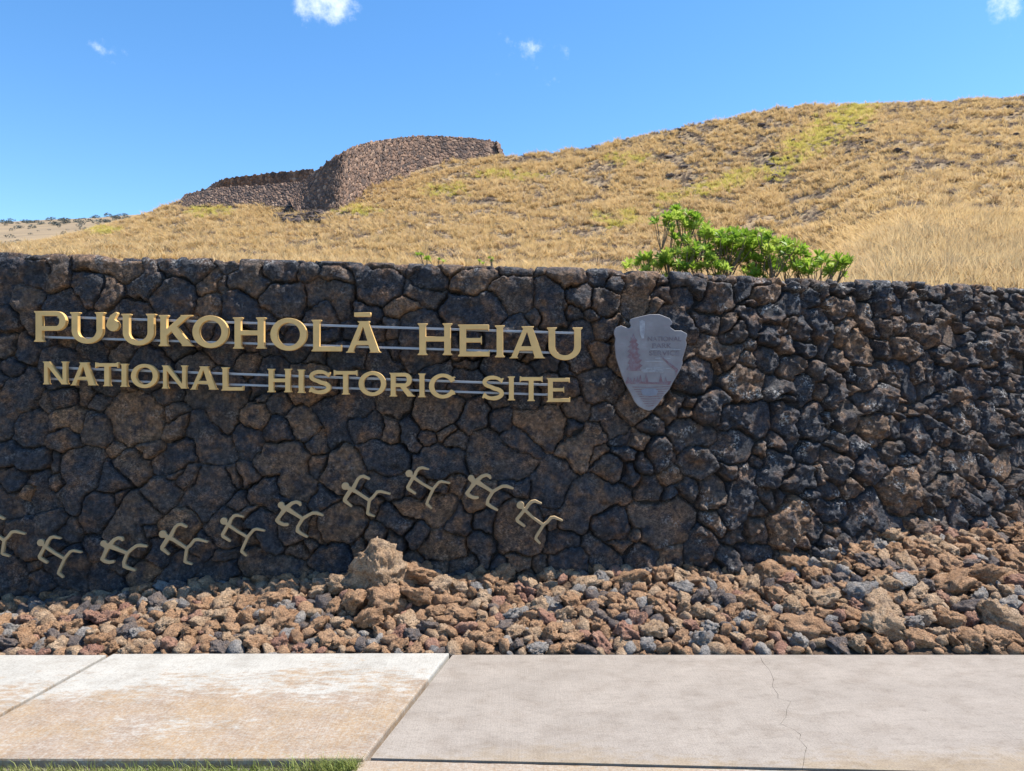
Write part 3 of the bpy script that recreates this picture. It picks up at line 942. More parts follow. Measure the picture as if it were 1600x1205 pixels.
row1 = [('P', 52, 103), ('U', 109, 162), ("‘", 168, 184), ('U', 189, 242), ('K', 247, 300), ('O', 300, 356), ('H', 363, 415), ('O', 422, 479), ('L', 486, 533), ('Ā', 541, 594),
        ('H', 652, 707), ('E', 715, 765), ('I', 771, 791), ('A', 797, 851), ('U', 855, 910)]
row2 = [('N', 66, 105), ('A', 110, 149), ('T', 148, 184), ('I', 186, 200), ('O', 204, 246), ('N', 252, 292), ('A', 297, 338), ('L', 345, 379), ('H', 417, 455), ('I', 463, 477), ('S', 481, 517),
        ('T', 521, 558), ('O', 560, 603), ('R', 608, 647), ('I', 652, 666), ('C', 670, 711), ('S', 752, 788), ('I', 792, 806), ('T', 812, 848), ('E', 854, 891)]
sign_row("site_name_lettering", "upper row of large gold raised letters reading PU‘UKOHOLĀ HEIAU on grey rails", row1,
         lambda x: 533.5 + .0345 * (x - 60), lambda x: 48 + 1.6 * (x - 60) / 600, [(90, 495.5, 903, 521.0), (68, 526.8, 868, 551.5)])
sign_row("site_type_lettering", "lower row of smaller gold raised letters reading NATIONAL HISTORIC SITE on grey rails", row2,
         lambda x: 600.8 + .0350 * (x - 85), lambda x: 36 + 1.8 * (x - 85) / 790, [(84, 574.8, 860, 601.5), (74, 591.8, 862, 617.0)])

# ------------------------------------------------------------------ bronze runners
K1 = 13.39
T1 = dict(head=(195, 372, 76), ch=[[(200, 380, 40), (290, 458, 42), (480, 590, 36), (690, 708, 40)],
     [(300, 450, 44), (345, 335, 42), (400, 268, 42), (470, 250, 40), (600, 282, 24)],
     [(275, 465, 44), (168, 655, 46), (180, 695, 42), (318, 785, 34)],
     [(690, 706, 40), (815, 556, 38), (880, 538, 36), (1036, 572, 28)],
     [(695, 706, 40), (577, 960, 36), (565, 1010, 38), (655, 1090, 30)]])
T1b = dict(head=(175, 258, 80), ch=[[(180, 265, 40), (268, 362, 42), (450, 530, 34), (655, 672, 38)],
     [(280, 352, 42), (345, 250, 40), (410, 187, 40), (480, 172, 40), (605, 220, 26)],
     [(250, 372, 42), (106, 548, 46), (120, 595, 42), (255, 690, 36)],
     [(655, 672, 38), (745, 608, 36), (815, 520, 36), (885, 512, 36), (1042, 577, 28)],
     [(658, 672, 38), (505, 915, 38), (497, 965, 38), (580, 1055, 28)]])
T2 = dict(head=(150, 228, 68), ch=[[(152, 232, 66), (200, 290, 74), (270, 305, 66), (420, 400, 48), (600, 512, 44)],
     [(260, 290, 62), (375, 190, 46), (470, 163, 42), (535, 190, 44), (550, 226, 32)],
     [(225, 320, 62), (130, 450, 46), (65, 545, 50), (115, 600, 48), (200, 636, 46), (280, 636, 42)],
     [(600, 512, 46), (720, 440, 42), (810, 396, 42), (890, 394, 46), (1015, 440, 32)],
     [(602, 514, 46), (500, 680, 42), (490, 770, 46), (560, 820, 42), (690, 890, 34)]])
T3 = dict(head=(200, 395, 80), ch=[[(205, 400, 50), (320, 462, 56), (420, 510, 44), (700, 690, 40)],
     [(360, 445, 52), (455, 255, 42), (510, 202, 42), (580, 188, 42), (690, 240, 34)],
     [(310, 480, 58), (190, 660, 52), (188, 700, 48), (320, 812, 30)],
     [(700, 690, 42), (770, 635, 40), (862, 515, 40), (950, 506, 38), (1125, 555, 28)],
     [(702, 692, 42), (685, 800, 38), (662, 962, 38), (690, 985, 36), (800, 1022, 26)]])
def runner(T, ox, oy, label, rot=0.0):
    res = 8.0
    xs = np.arange(-80, 1290, res); ys = np.arange(-80, 1290, res)
    XX, YY = np.meshgrid(xs, ys, indexing='ij')
    D = np.hypot(XX - T['head'][0], YY - T['head'][1]) - T['head'][2]
    for c in T['ch']: D = np.minimum(D, chain(XX, YY, [(x_, y_, r_ * .80) for x_, y_, r_ in c]))
    Y = 5.315
    s = Y / F / K1
    hx, hy = T['head'][:2]
    # origin of the mesh at the head
    lps = [(simplify(l, 2.0) - np.array((hx, hy))) * np.array((s, -s)) for l in contours(D, xs[0], ys[0], res)]
    me = outline_mesh("runner_figure", lps, .022, .0025, M_BRONZE)
    p = W(ox + hx / K1, oy + hy / K1, Y)
    o = link("runner_figure", me, None, label, "runner figure", "bronze runner figures on the wall", None, p)
    o.rotation_euler = (R(90), R(-rot), 0)
    return o
runner(T3, -45, 792.5, "bronze runner figure cut off by the left edge of the photo")
runner(T1, 50, 820, "lowest bronze runner with round head, leftmost one wholly in view")
runner(T2, 150 + (170 - 150) / K1, 820 + (390 - 228) / K1, "thick-necked bronze runner, second whole figure from the left, low above the rubble", 10)
runner(T3, 240, 805, "round-headed bronze runner, third whole figure from the left")
runner(T1, 335.8, 786.2, "slim bronze runner, fourth whole figure from the left")
runner(T2, 428.4, 772.0, "thick-necked bronze runner, fifth whole figure from the left")
runner(T3, 525, 730, "bronze runner directly above the tall peaked boulder")
runner(T1, 624.8, 712, "topmost bronze runner in the row")
runner(T2, 725, 730, "thick-necked bronze runner, second from the right end of the row")
runner(T1b, 800, 770, "rightmost bronze runner, last in the row, descending")

# ------------------------------------------------------------------ arrowhead plaque
AO = [(440, 190), (520, 172), (600, 172), (650, 190), (690, 205), (713, 238), (711, 256), (692, 268), (700, 285), (735, 310), (790, 310), (840, 335), (842, 360), (828, 385), (838, 420), (830, 455),
      (812, 520), (800, 560), (803, 590), (780, 650), (748, 705), (715, 760), (690, 812), (640, 868), (592, 940), (550, 985), (515, 997), (470, 985), (420, 955), (390, 920), (350, 840), (310, 770),
      (280, 700), (250, 610), (228, 540), (218, 430), (224, 380), (212, 340), (214, 308), (235, 282), (270, 268), (310, 282), (335, 293), (352, 285), (358, 265), (345, 238), (358, 212), (400, 200)]
YA = 5.30
sA = YA / F / 5.475
acx, acy = 520, 560
def A2(p): return ((p[0] - acx) * sA, -(p[1] - acy) * sA)
k = NT("weathered_plaque_paint", .55, .4)
p = k.pos()
c = k.ramp(k.noise(p, 7, 6, .6), [(.3, (.185, .17, .175)), (.55, (.235, .222, .228)), (.75, (.29, .29, .30))])
c = k.mix(k.mr(k.noise(k.pos((2, 1, 6)), 9, 5), .55, .75, 0, .6), c, (.24, .18, .195))
k.color(c); k.bump(k.noise(p, 60, 4), .002, .4)
M_PLQ = k.m
def faded(name, a, cov):
    k = NT(name, .6, .35)
    n = k.noise(k.pos(), 38, 5, .65)
    k.color(k.mix(k.mr(n, .5 - cov, .62 - cov * .2), (.225, .22, .245), a)); return k.m
M_PRED = faded("faded_red_paint", (.185, .105, .115), .24)
M_PGRY = faded("faded_lettering_paint", (.135, .11, .125), .2)
M_PWHT = faded("pale_line_paint", (.36, .37, .39), .2)
plq = link("arrowhead_plaque", outline_mesh("arrowhead_plaque", [[A2(q) for q in AO]], .026, .003, M_PLQ), None,
           "weathered grey arrowhead-shaped emblem plaque mounted on the wall right of the lettering", "plaque", None, None, W(920 + acx / 5.475, 460 + acy / 5.475, YA))
plq.rotation_euler = (R(90), 0, R(3))
def inlay(name, pts, mat, z=.0145):
    o = link(name, outline_mesh(name, [[A2(q) for q in pts]], .002, 0.0, mat), plq); o.location = (0, 0, z); return o
# conifer on the left
tree = []
lv = [(335, 382), (395, 352), (430, 360), (470, 330), (510, 368), (540, 340), (580, 345), (625, 330), (655, 318)]
L_ = [(378, 335)]; 
edge_l = [(366, 365), (350, 372), (362, 392), (340, 408), (358, 425), (325, 452), (352, 462), (318, 492), (350, 505), (316, 540), (350, 552), (325, 590), (345, 600), (318, 640), (335, 655)]
edge_r = [(445, 655), (430, 632), (455, 610), (425, 590), (452, 562), (420, 545), (438, 520), (412, 500), (430, 470), (405, 455), (422, 430), (398, 412), (410, 395), (390, 372)]
inlay("conifer_emblem", [(378, 335)] + edge_l + edge_r, M_PRED)
inlay("conifer_trunk_emblem", [(428, 230), (455, 222), (476, 232), (474, 300), (468, 378), (448, 380), (430, 330)], M_PWHT)
for i, (x, b, h, w) in enumerate([(330, 742, 40, 15), (385, 748, 36, 14), (412, 748, 48, 14), (437, 752, 62, 15), (487, 752, 76, 20), (612, 752, 70, 17), (655, 745, 40, 13), (352, 745, 30, 12)]):
    inlay("small_conifer_emblem", [(x - w, b), (x - w * .4, b - h * .5), (x - w * .5, b - h * .5), (x, b - h), (x + w * .5, b - h * .5), (x + w * .4, b - h * .5), (x + w, b)], M_PRED, .0149)
inlay("ground_emblem", [(303, 745), (420, 746), (520, 750), (600, 752), (705, 742), (690, 775), (560, 768), (430, 764), (318, 768)], M_PRED, .0143)
inlay("ridge_emblem", [(610, 532), (622, 530), (680, 580), (762, 640), (745, 700), (735, 650), (690, 612)], M_PRED)
for (x0, x1, y) in [(470, 640, 572), (450, 650, 640), (440, 655, 652), (455, 640, 662), (480, 700, 630), (520, 790, 468), (560, 700, 545)]:
    inlay("pale_line_emblem", [(x0, y), ((x0 + x1) / 2, y - 3), (x1, y + 2), (x1 - 8, y + 7), ((x0 + x1) / 2, y + 3), (x0 + 8, y + 6)], M_PWHT, .0141)
for i in range(9):
    y = 790 + i * 20; hw = 190 - i * 19
    inlay("red_stripe_emblem", [(515 - hw * .8, y), (515, y + 3), (515 + hw, y - 4), (515 + hw * .95, y + 2), (515, y + 9), (515 - hw * .75, y + 6)], M_PRED, .0141)
inlay("lake_emblem", [(440, 820), (480, 808), (560, 806), (590, 825), (575, 860), (520, 872), (455, 860)], mat_flat("faded_blue_paint", (.20, .215, .255), .6, .12, 30), .0152)
def plaque_text(txt, x0, x1, yb, hpx):
    cu = bpy.data.curves.new("t", 'FONT'); cu.body = txt; cu.size = 1.0; cu.extrude = .02; cu.offset = .012
    o = bpy.data.objects.new("t", cu); COL.objects.link(o)
    dg = bpy.context.evaluated_depsgraph_get(); dg.update()
    me = bpy.data.meshes.new_from_object(o.evaluated_get(dg))
    bpy.data.objects.remove(o); bpy.data.curves.remove(cu)
    co = np.array([v.co[:] for v in me.vertices]); mnv, mxv = co.min(0), co.max(0)
    sx = (x1 - x0) * sA / (mxv[0] - mnv[0]); sy = hpx * sA / (mxv[1] - mnv[1])
    ax, ay = A2((x0, yb))
    for v in me.vertices:
        v.co = ((v.co.x - mnv[0]) * sx + ax, (v.co.y - mnv[1]) * sy + ay, v.co.z * .03)
    me.materials.clear(); me.materials.append(M_PGRY); me.name = "plaque_lettering"
    o = link("plaque_lettering", me, plq); o.location = (0, 0, .0145)
plaque_text("NATIONAL", 500, 790, 402, 40)
plaque_text("PARK", 540, 706, 460, 40)
plaque_text("SERVICE", 512, 772, 524, 42)

# ------------------------------------------------------------------ hillside
RID_PX = [-1200, -600, -200, 0, 75, 200, 280, 350, 470, 520, 600, 700, 790, 900, 1000, 1100, 1200, 1250, 1320, 1450, 1600, 2000, 2800]
RID_PY = [470, 425, 400, 390, 379, 345, 317, 303, 290, 276, 264, 254, 246, 235, 213, 193, 172, 167, 165, 162, 153, 135, 120]
def ridge_t(a): return (CY - np.interp(CX + F * a, RID_PX, RID_PY)) / F
def base_t(a): return (CY - (397 + .028 * (CX + F * a))) / F
FY = [7.5, 14, 28, 44, 60, 75, 90, 105]
def terr_t(a, Y):
    """slope seen from the path: rises from behind the wall to the ridge"""
    a = np.asarray(a, float); Y = np.asarray(Y, float)
    tb, tr = base_t(a), ridge_t(a)
    tr = np.maximum(tr, tb + .004)
    gen = np.interp(Y, [7.5, 14, 28, 44, 60, 75, 90, 105], [-.5, -.30, -.16, -.02, .22, .47, .75, 1.0])
    rgt = np.interp(Y, [7.5, 12, 17, 24, 32, 55, 80, 105], [-.42, -.20, -.05, .10, .27, .52, .78, 1.0])
    w = sstep(1190, 1420, CX + F * a)
    f = gen * (1 - w) + rgt * w
    rng_ = np.maximum(tr - tb, .11)
    t = np.where(f > 0, tb + f * (tr - tb), tb + f * rng_)
    return t
def terr_z(X, Y):
    X = np.asarray(X, float); Y = np.asarray(Y, float)
    a = X / Y
    z = CAMZ + Y * terr_t(a, np.minimum(Y, 105))
    zr = CAMZ + 105 * terr_t(a, 105 + 0 * Y)
    z = np.where(Y > 105, zr + (Y - 105) * .05 - ((Y - 105) ** 2) * .006, z)
    z = np.where(Y > 150, zr + 45 * .05 - 45 ** 2 * .006 - (Y - 150) * .45, z)
    amp = .25 * sstep(14, 60, Y)
    z = z + amp * (fbm(X * .16, Y * .16, 3.3, 3) * 1.6 + .8 * fbm(X * .6, Y * .6, 8.8, 2)) * (1 - .75 * sstep(92, 104, Y))
    z = np.where(Y < y_wall(X) + .5, -.42, z)          # starts behind the wall
    return np.maximum(z, -.42)
aa = np.linspace(-1.5, 1.5, 420)
yy = np.concatenate([np.linspace(7.0, 40, 70), np.linspace(40.5, 108, 190), np.linspace(109, 190, 40)])
AA, YY = np.meshgrid(aa, yy, indexing='ij')
XX = AA * YY
ZZ = terr_z(XX, YY)
idx = np.arange(AA.size).reshape(AA.shape)
fa = np.stack([idx[:-1, :-1].ravel(), idx[1:, :-1].ravel(), idx[1:, 1:].ravel(), idx[:-1, 1:].ravel()], -1)
k = NT("dry_hillside_soil", .95, .15)
p = k.pos()
c = k.ramp(k.noise(p, .55, 6, .65), [(.3, (.16, .12, .092)), (.5, (.36, .255, .145)), (.7, (.50, .36, .195))])
c = k.mix(k.mr(k.noise(p, 1.6, 5, .7), .52, .64, 0, .85), c, (.105, .085, .075))
k.color(c); k.bump(k.noise(p, 3, 6, .7), .25)
link("hillside", mesh_np("hillside", np.stack([XX, YY, ZZ], -1).reshape(-1, 3), fa, True, None, [k.m]), kind="structure")

# far volcanic slope seen past the hill's left flank
fa_a = np.linspace(-2.2, .1, 120); fa_y = np.linspace(150, 900, 60)
A3, Y3 = np.meshgrid(fa_a, fa_y, indexing='ij')
FRP = ([-2000, 0, 100, 230, 500, 900], [372, 347, 343, 334, 318, 300])
def far_t(a, Y):
    tr = (CY - np.interp(CX + F * a, *FRP)) / F
    f = np.interp(Y, [150, 300, 560, 700, 900], [-.25, .22, .78, 1.0, .80])
    return tr - .045 * (1 - f)
def far_z(X, Y): return CAMZ + Y * far_t(X / Y, Y) + 1.2 * fbm(X * .012, Y * .012, 5.0, 3)
X3 = A3 * Y3; Z3 = far_z(X3, Y3)
idx = np.arange(A3.size).reshape(A3.shape)
fa = np.stack([idx[:-1, :-1].ravel(), idx[1:, :-1].ravel(), idx[1:, 1:].ravel(), idx[:-1, 1:].ravel()], -1)
k = NT("far_dry_slope", .95, .1)
c = k.ramp(k.noise(k.pos((.25, 1, 1)), .05, 6, .6), [(.3, (.20, .155, .10)), (.55, (.30, .22, .135)), (.75, (.34, .25, .145))])
k.color(c)
link("far_slope", mesh_np("far_slope", np.stack([X3, Y3, Z3], -1).reshape(-1, 3), fa, True, None, [k.m]), kind="structure")
# scattered scrub on it: one small leafy clump mesh repeated into one object
def clump(seed, n, leaf, flat=.7):
    rg = np.random.default_rng(seed)
    c = rg.normal(size=(n, 3)); c /= np.linalg.norm(c, axis=1)[:, None]
    c *= (rg.uniform(.35, 1.0, n) ** .5)[:, None] * (1 + .35 * pn(c[:, 0] * 2 + seed, c[:, 1] * 2, c[:, 2] * 2))[:, None]
    c[:, 2] = c[:, 2] * flat + flat * .8
    d1 = rg.normal(size=(n, 3)); d1 /= np.linalg.norm(d1, axis=1)[:, None]
    d2 = np.cross(d1, rg.normal(size=(n, 3))); d2 /= np.linalg.norm(d2, axis=1)[:, None]
    v = np.stack([c - d1 * leaf, c + d2 * leaf * .6, c + d1 * leaf], 1).reshape(-1, 3)
    return v, np.arange(3 * n).reshape(-1, 3)
rg = np.random.default_rng(8)
sv, sf, sn = [], [], 0
for i in range(520):
    a = rg.uniform(-.95, -.42); Y = rg.uniform(260, 720)
    band = Y > 560
    if not band and rg.random() > .33: continue
    X = a * Y
    v, f = clump(i, 70 if band else 46, .30)
    s = rg.uniform(1.1, 2.7) * (1.1 if band else .75)
    sv.append(v * np.array((s * 1.3, s * 1.3, s)) + np.array((X, Y, float(far_z(X, Y)) - .3))); sf.append(f + sn); sn += len(v)
M_SCRUB = mat_flat("grey_green_scrub", (.10, .115, .105), .9, .35, .3)
link("far_scrub", mesh_np("far_scrub", np.concatenate(sv), np.concatenate(sf), False, None, [M_SCRUB]), None,
     "grey green scrub dotting the far slope at left", "scrub", None, "stuff")

# ------------------------------------------------------------------ dry grass (one mass, instanced on points)
def instancer(name, pts, rot, scl, idxs, coll, label, cat):
    me = bpy.data.meshes.new(name)
    me.vertices.add(len(pts)); me.vertices.foreach_set("co", np.asarray(pts, np.float32).ravel())
    a = me.attributes.new("rot", 'FLOAT_VECTOR', 'POINT'); a.data.foreach_set("vector", np.asarray(rot, np.float32).ravel())
    a = me.attributes.new("scl", 'FLOAT_VECTOR', 'POINT'); a.data.foreach_set("vector", np.asarray(scl, np.float32).ravel())
    a = me.attributes.new("pick", 'INT', 'POINT'); a.data.foreach_set("value", np.asarray(idxs, np.int32))
    o = link(name, me, None, label, cat, None, "stuff")
    ng = bpy.data.node_groups.new(name + "_scatter", 'GeometryNodeTree')
    ng.interface.new_socket("Geometry", in_out='INPUT', socket_type='NodeSocketGeometry')
    ng.interface.new_socket("Geometry", in_out='OUTPUT', socket_type='NodeSocketGeometry')
    n, l = ng.nodes, ng.links
    gi, go = n.new('NodeGroupInput'), n.new('NodeGroupOutput')
    ci = n.new('GeometryNodeCollectionInfo'); ci.inputs['Collection'].default_value = coll
    ci.inputs['Separate Children'].default_value = True; ci.inputs['Reset Children'].default_value = True
    ip = n.new('GeometryNodeInstanceOnPoints'); ip.inputs['Pick Instance'].default_value = True
    def na(nm, t):
        q = n.new('GeometryNodeInputNamedAttribute'); q.data_type = t; q.inputs['Name'].default_value = nm
        return next(s for s in q.outputs if s.enabled and s.name == 'Attribute')
    l.new(gi.outputs[0], ip.inputs['Points']); l.new(ci.outputs[0], ip.inputs['Instance'])
    l.new(na("pick", 'INT'), ip.inputs['Instance Index'])
    l.new(na("rot", 'FLOAT_VECTOR'), ip.inputs['Rotation']); l.new(na("scl", 'FLOAT_VECTOR'), ip.inputs['Scale'])
    l.new(ip.outputs[0], go.inputs[0])
    md = o.modifiers.new("scatter", 'NODES'); md.node_group = ng
    return o
def tuft_mesh(seed, n, rad, h, lean, wid, mat):
    rg = np.random.default_rng(seed)
    v, f = [], []
    for i in range(n):
        an = rg.uniform(0, 6.283); r0 = rad * rg.uniform(0, .45) ; hh = h * rg.uniform(.55, 1.0); le = lean * rg.uniform(.2, 1.0)
        b = np.array((math.cos(an) * r0, math.sin(an) * r0, -.05)); dr = np.array((math.cos(an + rg.uniform(-.6, .6)), math.sin(an + rg.uniform(-.6, .6)), 0))
        sd = np.array((-dr[1], dr[0], 0)) * wid
        m1 = b + dr * le * .35 * hh + np.array((0, 0, hh * .6)); t = b + dr * le * hh + np.array((0, 0, hh * rg.uniform(.8, 1.0)))
        k0 = len(v); v += [b - sd, b + sd, m1 + sd * .8, m1 - sd * .8, t]
        f += [(k0, k0 + 1, k0 + 2), (k0, k0 + 2, k0 + 3), (k0 + 3, k0 + 2, k0 + 4)]
    return mesh_np("grass_tuft", np.array(v), np.array(f), False, None, [mat])
M_DRY = mat_leafy("dry_golden_grass", [(.50, .345, .160), (.62, .45, .215), (.70, .525, .275), (.54, .39, .22)], .42, .7, .15)
M_PALE = mat_leafy("pale_straw_grass", [(.58, .42, .215), (.68, .51, .27), (.50, .365, .205)], .42, .7, .15)
M_DEAD = mat_leafy("grey_dead_grass", [(.24, .195, .165), (.34, .265, .205), (.28, .225, .19)], .25, .8, .1)
M_YGR = mat_leafy("yellow_green_grass", [(.50, .46, .115), (.61, .54, .15), (.66, .54, .20)], .43, .7, .15)
tc = bpy.data.collections.new("grass_tuft_models")
defs = [(M_DRY, 40, .34, .44, 1.1, .017), (M_DRY, 40, .38, .38, 1.35, .018), (M_DRY, 36, .28, .52, .9, .015),
        (M_DEAD, 36, .34, .36, 1.1, .016), (M_YGR, 40, .38, .42, 1.15, .018), (M_PALE, 30, .16, .60, .50, .0085)]
for i, (m, n, rad, h, le, wd_) in enumerate(defs):
    tc.objects.link(bpy.data.objects.new(f"grass_tuft_{i}", tuft_mesh(40 + i, n, rad, h, le, wd_, m)))
rg = np.random.default_rng(99)
def sample(n, a0, a1, y0, y1):
    a = rg.uniform(a0, a1, n); Y = np.sqrt(rg.uniform(y0 * y0, y1 * y1, n)); return a, Y
a1_, y1_ = sample(64000, -.80, .80, 36, 109)
a2_, y2_ = sample(15000, .28, .85, 13, 38)
a3_, y3_ = sample(9000, -.95, .3, 7.6, 38)
A_ = np.concatenate([a1_, a2_, a3_]); Y_ = np.concatenate([y1_, y2_, y3_]); X_ = A_ * Y_
Z_ = terr_z(X_, Y_)
pxg = CX + F * A_; pyg = CY - F * (Z_ - CAMZ) / Y_
patch = fbm(X_ * .22, Y_ * .22, 6.1, 4)
fine_ = fbm(X_ * .9, Y_ * .9, 16.1, 3)
near = (Y_ < 38) & (pxg > 1180)
# colour families by place on the hill
idxs = rg.choice([0, 1, 2], len(A_), p=[.4, .35, .25])
dead = (patch + .6 * fine_ + rg.normal(0, .25, len(A_)) + .16 * sstep(900, 1200, pxg) * sstep(300, 240, pyg) > .27) & ~near
idxs = np.where(dead, 3, idxs)
def segd(px, py, x0, y0, x1, y1):
    t = np.clip(((px - x0) * (x1 - x0) + (py - y0) * (y1 - y0)) / ((x1 - x0) ** 2 + (y1 - y0) ** 2), 0, 1)
    return np.hypot(px - x0 - t * (x1 - x0), py - y0 - t * (y1 - y0)), t
gd1, t1 = segd(pxg, pyg, 1345, 172, 1210, 265); gd2, t2 = segd(pxg, pyg, 1210, 265, 1030, 318)
jit = np.abs(rg.normal(0, 9, len(A_)))
green = (gd1 + jit < 28 - 8 * t1 + 22 * fine_) | (gd2 + jit < 17 + 16 * fine_ - 4 * t2)
green &= rg.random(len(A_)) < .85
for (cx_, cy_, rx_, ry_) in [(965, 345, 50, 14), (560, 330, 40, 9), (690, 300, 45, 12), (980, 250, 40, 10), (800, 275, 60, 10), (330, 330, 40, 12), (160, 362, 40, 7)]:
    green |= (((pxg - cx_) / rx_) ** 2 + ((pyg - cy_) / ry_) ** 2 < .7 + 1.2 * fine_) & (rg.random(len(A_)) < .55)
idxs = np.where(green & ~near, 4, idxs)
idxs = np.where(near & (rg.random(len(A_)) < np.interp(Y_, [26, 38], [.85, .15])), 5, idxs)
keep = rg.random(len(A_)) < np.where(near, 1.0, np.clip(.64 - 1.0 * (patch + .9 * fine_ + .55 * pn(X_ * .035, Y_ * .30, 40.0)), .10, .95))
keep |= dead & (rg.random(len(A_)) < .45)
keep |= green & (rg.random(len(A_)) < .7)
S_ = rg.uniform(.7, 1.75, len(A_)) * np.clip(1.0 - .25 * patch, .7, 1.25) * np.where(near, 1.05, 1.0) * np.where(dead, .8, 1.0)
# keep grass off the temple platform
HEI = (pxg > 468) & (pxg < 790) & (Y_ > np.interp(pxg, [468, 525, 600, 690, 790], [100, 83, 96, 104, 110]))
keep &= ~HEI
keep &= Y_ > y_wall(X_) + .8
S_ = np.where((Y_ < 36) & ~near, S_ * .5, S_)
rot_ = np.stack([rg.normal(0, .12, len(A_)), rg.normal(0, .12, len(A_)), rg.uniform(0, 6.28, len(A_))], -1)
scl_ = np.stack([S_ * rg.uniform(.85, 1.25, len(A_)), S_ * rg.uniform(.85, 1.25, len(A_)), S_ * rg.uniform(.8, 1.2, len(A_))], -1)
pt_ = np.stack([X_, Y_, Z_], -1)
instancer("dry_grass", pt_[keep], rot_[keep], scl_[keep], idxs[keep], tc, "golden dry tussock grass covering the hillside behind the wall", "grass")

# dark stones strewn over the hill
rg = np.random.default_rng(123)
sv, sf, sn = [], [], 0
spots = []
for (px0, px1, py0, py1, n, lo, hi) in [(1000, 1260, 195, 300, 70, .15, .42), (1180, 1600, 165, 260, 75, .13, .38), (820, 1000, 240, 300, 14, .12, .3), (560, 1000, 340, 392, 26, .1, .24),
                                (60, 560, 345, 392, 26, .1, .24), (430, 505, 318, 350, 230, .24, .48), (1000, 1260, 370, 398, 16, .1, .24), (1330, 1600, 250, 330, 20, .1, .25)]:
    for _ in range(n): spots.append((rg.uniform(px0, px1), rg.uniform(py0, py1), rg.uniform(lo, hi)))
Yt = np.linspace(38, 105, 300)
hill_inv = {}
def inv_terrain(px, py):
    a = (px - CX) / F
    z = terr_z(a * Yt, Yt); q = CY - F * (z - CAMZ) / Yt
    j = np.where(q <= py)[0]
    return float(Yt[j[0]]) if len(j) else 104.0
for px, py, r in spots:
    Y = inv_terrain(px, py); r *= (1.0 if px > 520 else 1.0); X = (px - CX) / F * Y
    v, f = small[int(rg.integers(0, 12))]
    m = np.array(rot_rand(rg, 1.0)) * r
    sv.append((v @ m.T) * np.array((1.25, 1.1, .75)) + np.array((X, Y, float(terr_z(X, Y)) + r * .35))); sf.append(f + sn); sn += len(v)
M_HROCK = mat_rock("hillside_rock", (.075, .060, .055), (.13, .095, .080), (.19, .13, .10))
link("hillside_stones", mesh_np("hillside_stones", np.concatenate(sv), np.concatenate(sf), True, None, [M_HROCK]), None,
     "dark lava stones strewn among the hillside grass", "stones", None, "stuff")

# ------------------------------------------------------------------ the stone temple platform on the hill
size_fn = lambda u, v: 1.0
k = NT("temple_stone", .9, .2)
p = k.pos()
c = k.ramp(k.attr('tone'), [(0, (.085, .068, .062)), (.4, (.17, .115, .088)), (.7, (.27, .17, .118)), (1.0, (.40, .28, .20))])
c = k.mix(1.0, c, k.ramp(k.noise(p, 5, 5, .6), [(.3, (.6, .6, .6)), (.7, (1.3, 1.3, 1.3))]), 'MULTIPLY')
k.color(c); k.bump(k.noise(p, 6, 5), .1)
M_TST = k.m
temple = link("stone_temple_platform", None, None, "ancient dry-stacked brown stone temple platform on top of the grassy hill", "temple")
def resample(pts, n):
    pts = np.array([p[:] for p in pts]); L = np.concatenate([[0], np.cumsum(np.linalg.norm(np.diff(pts, axis=0), axis=1))])
    t = np.linspace(0, L[-1], n); return np.stack([np.interp(t, L, pts[:, i]) for i in range(3)], -1), L[-1]
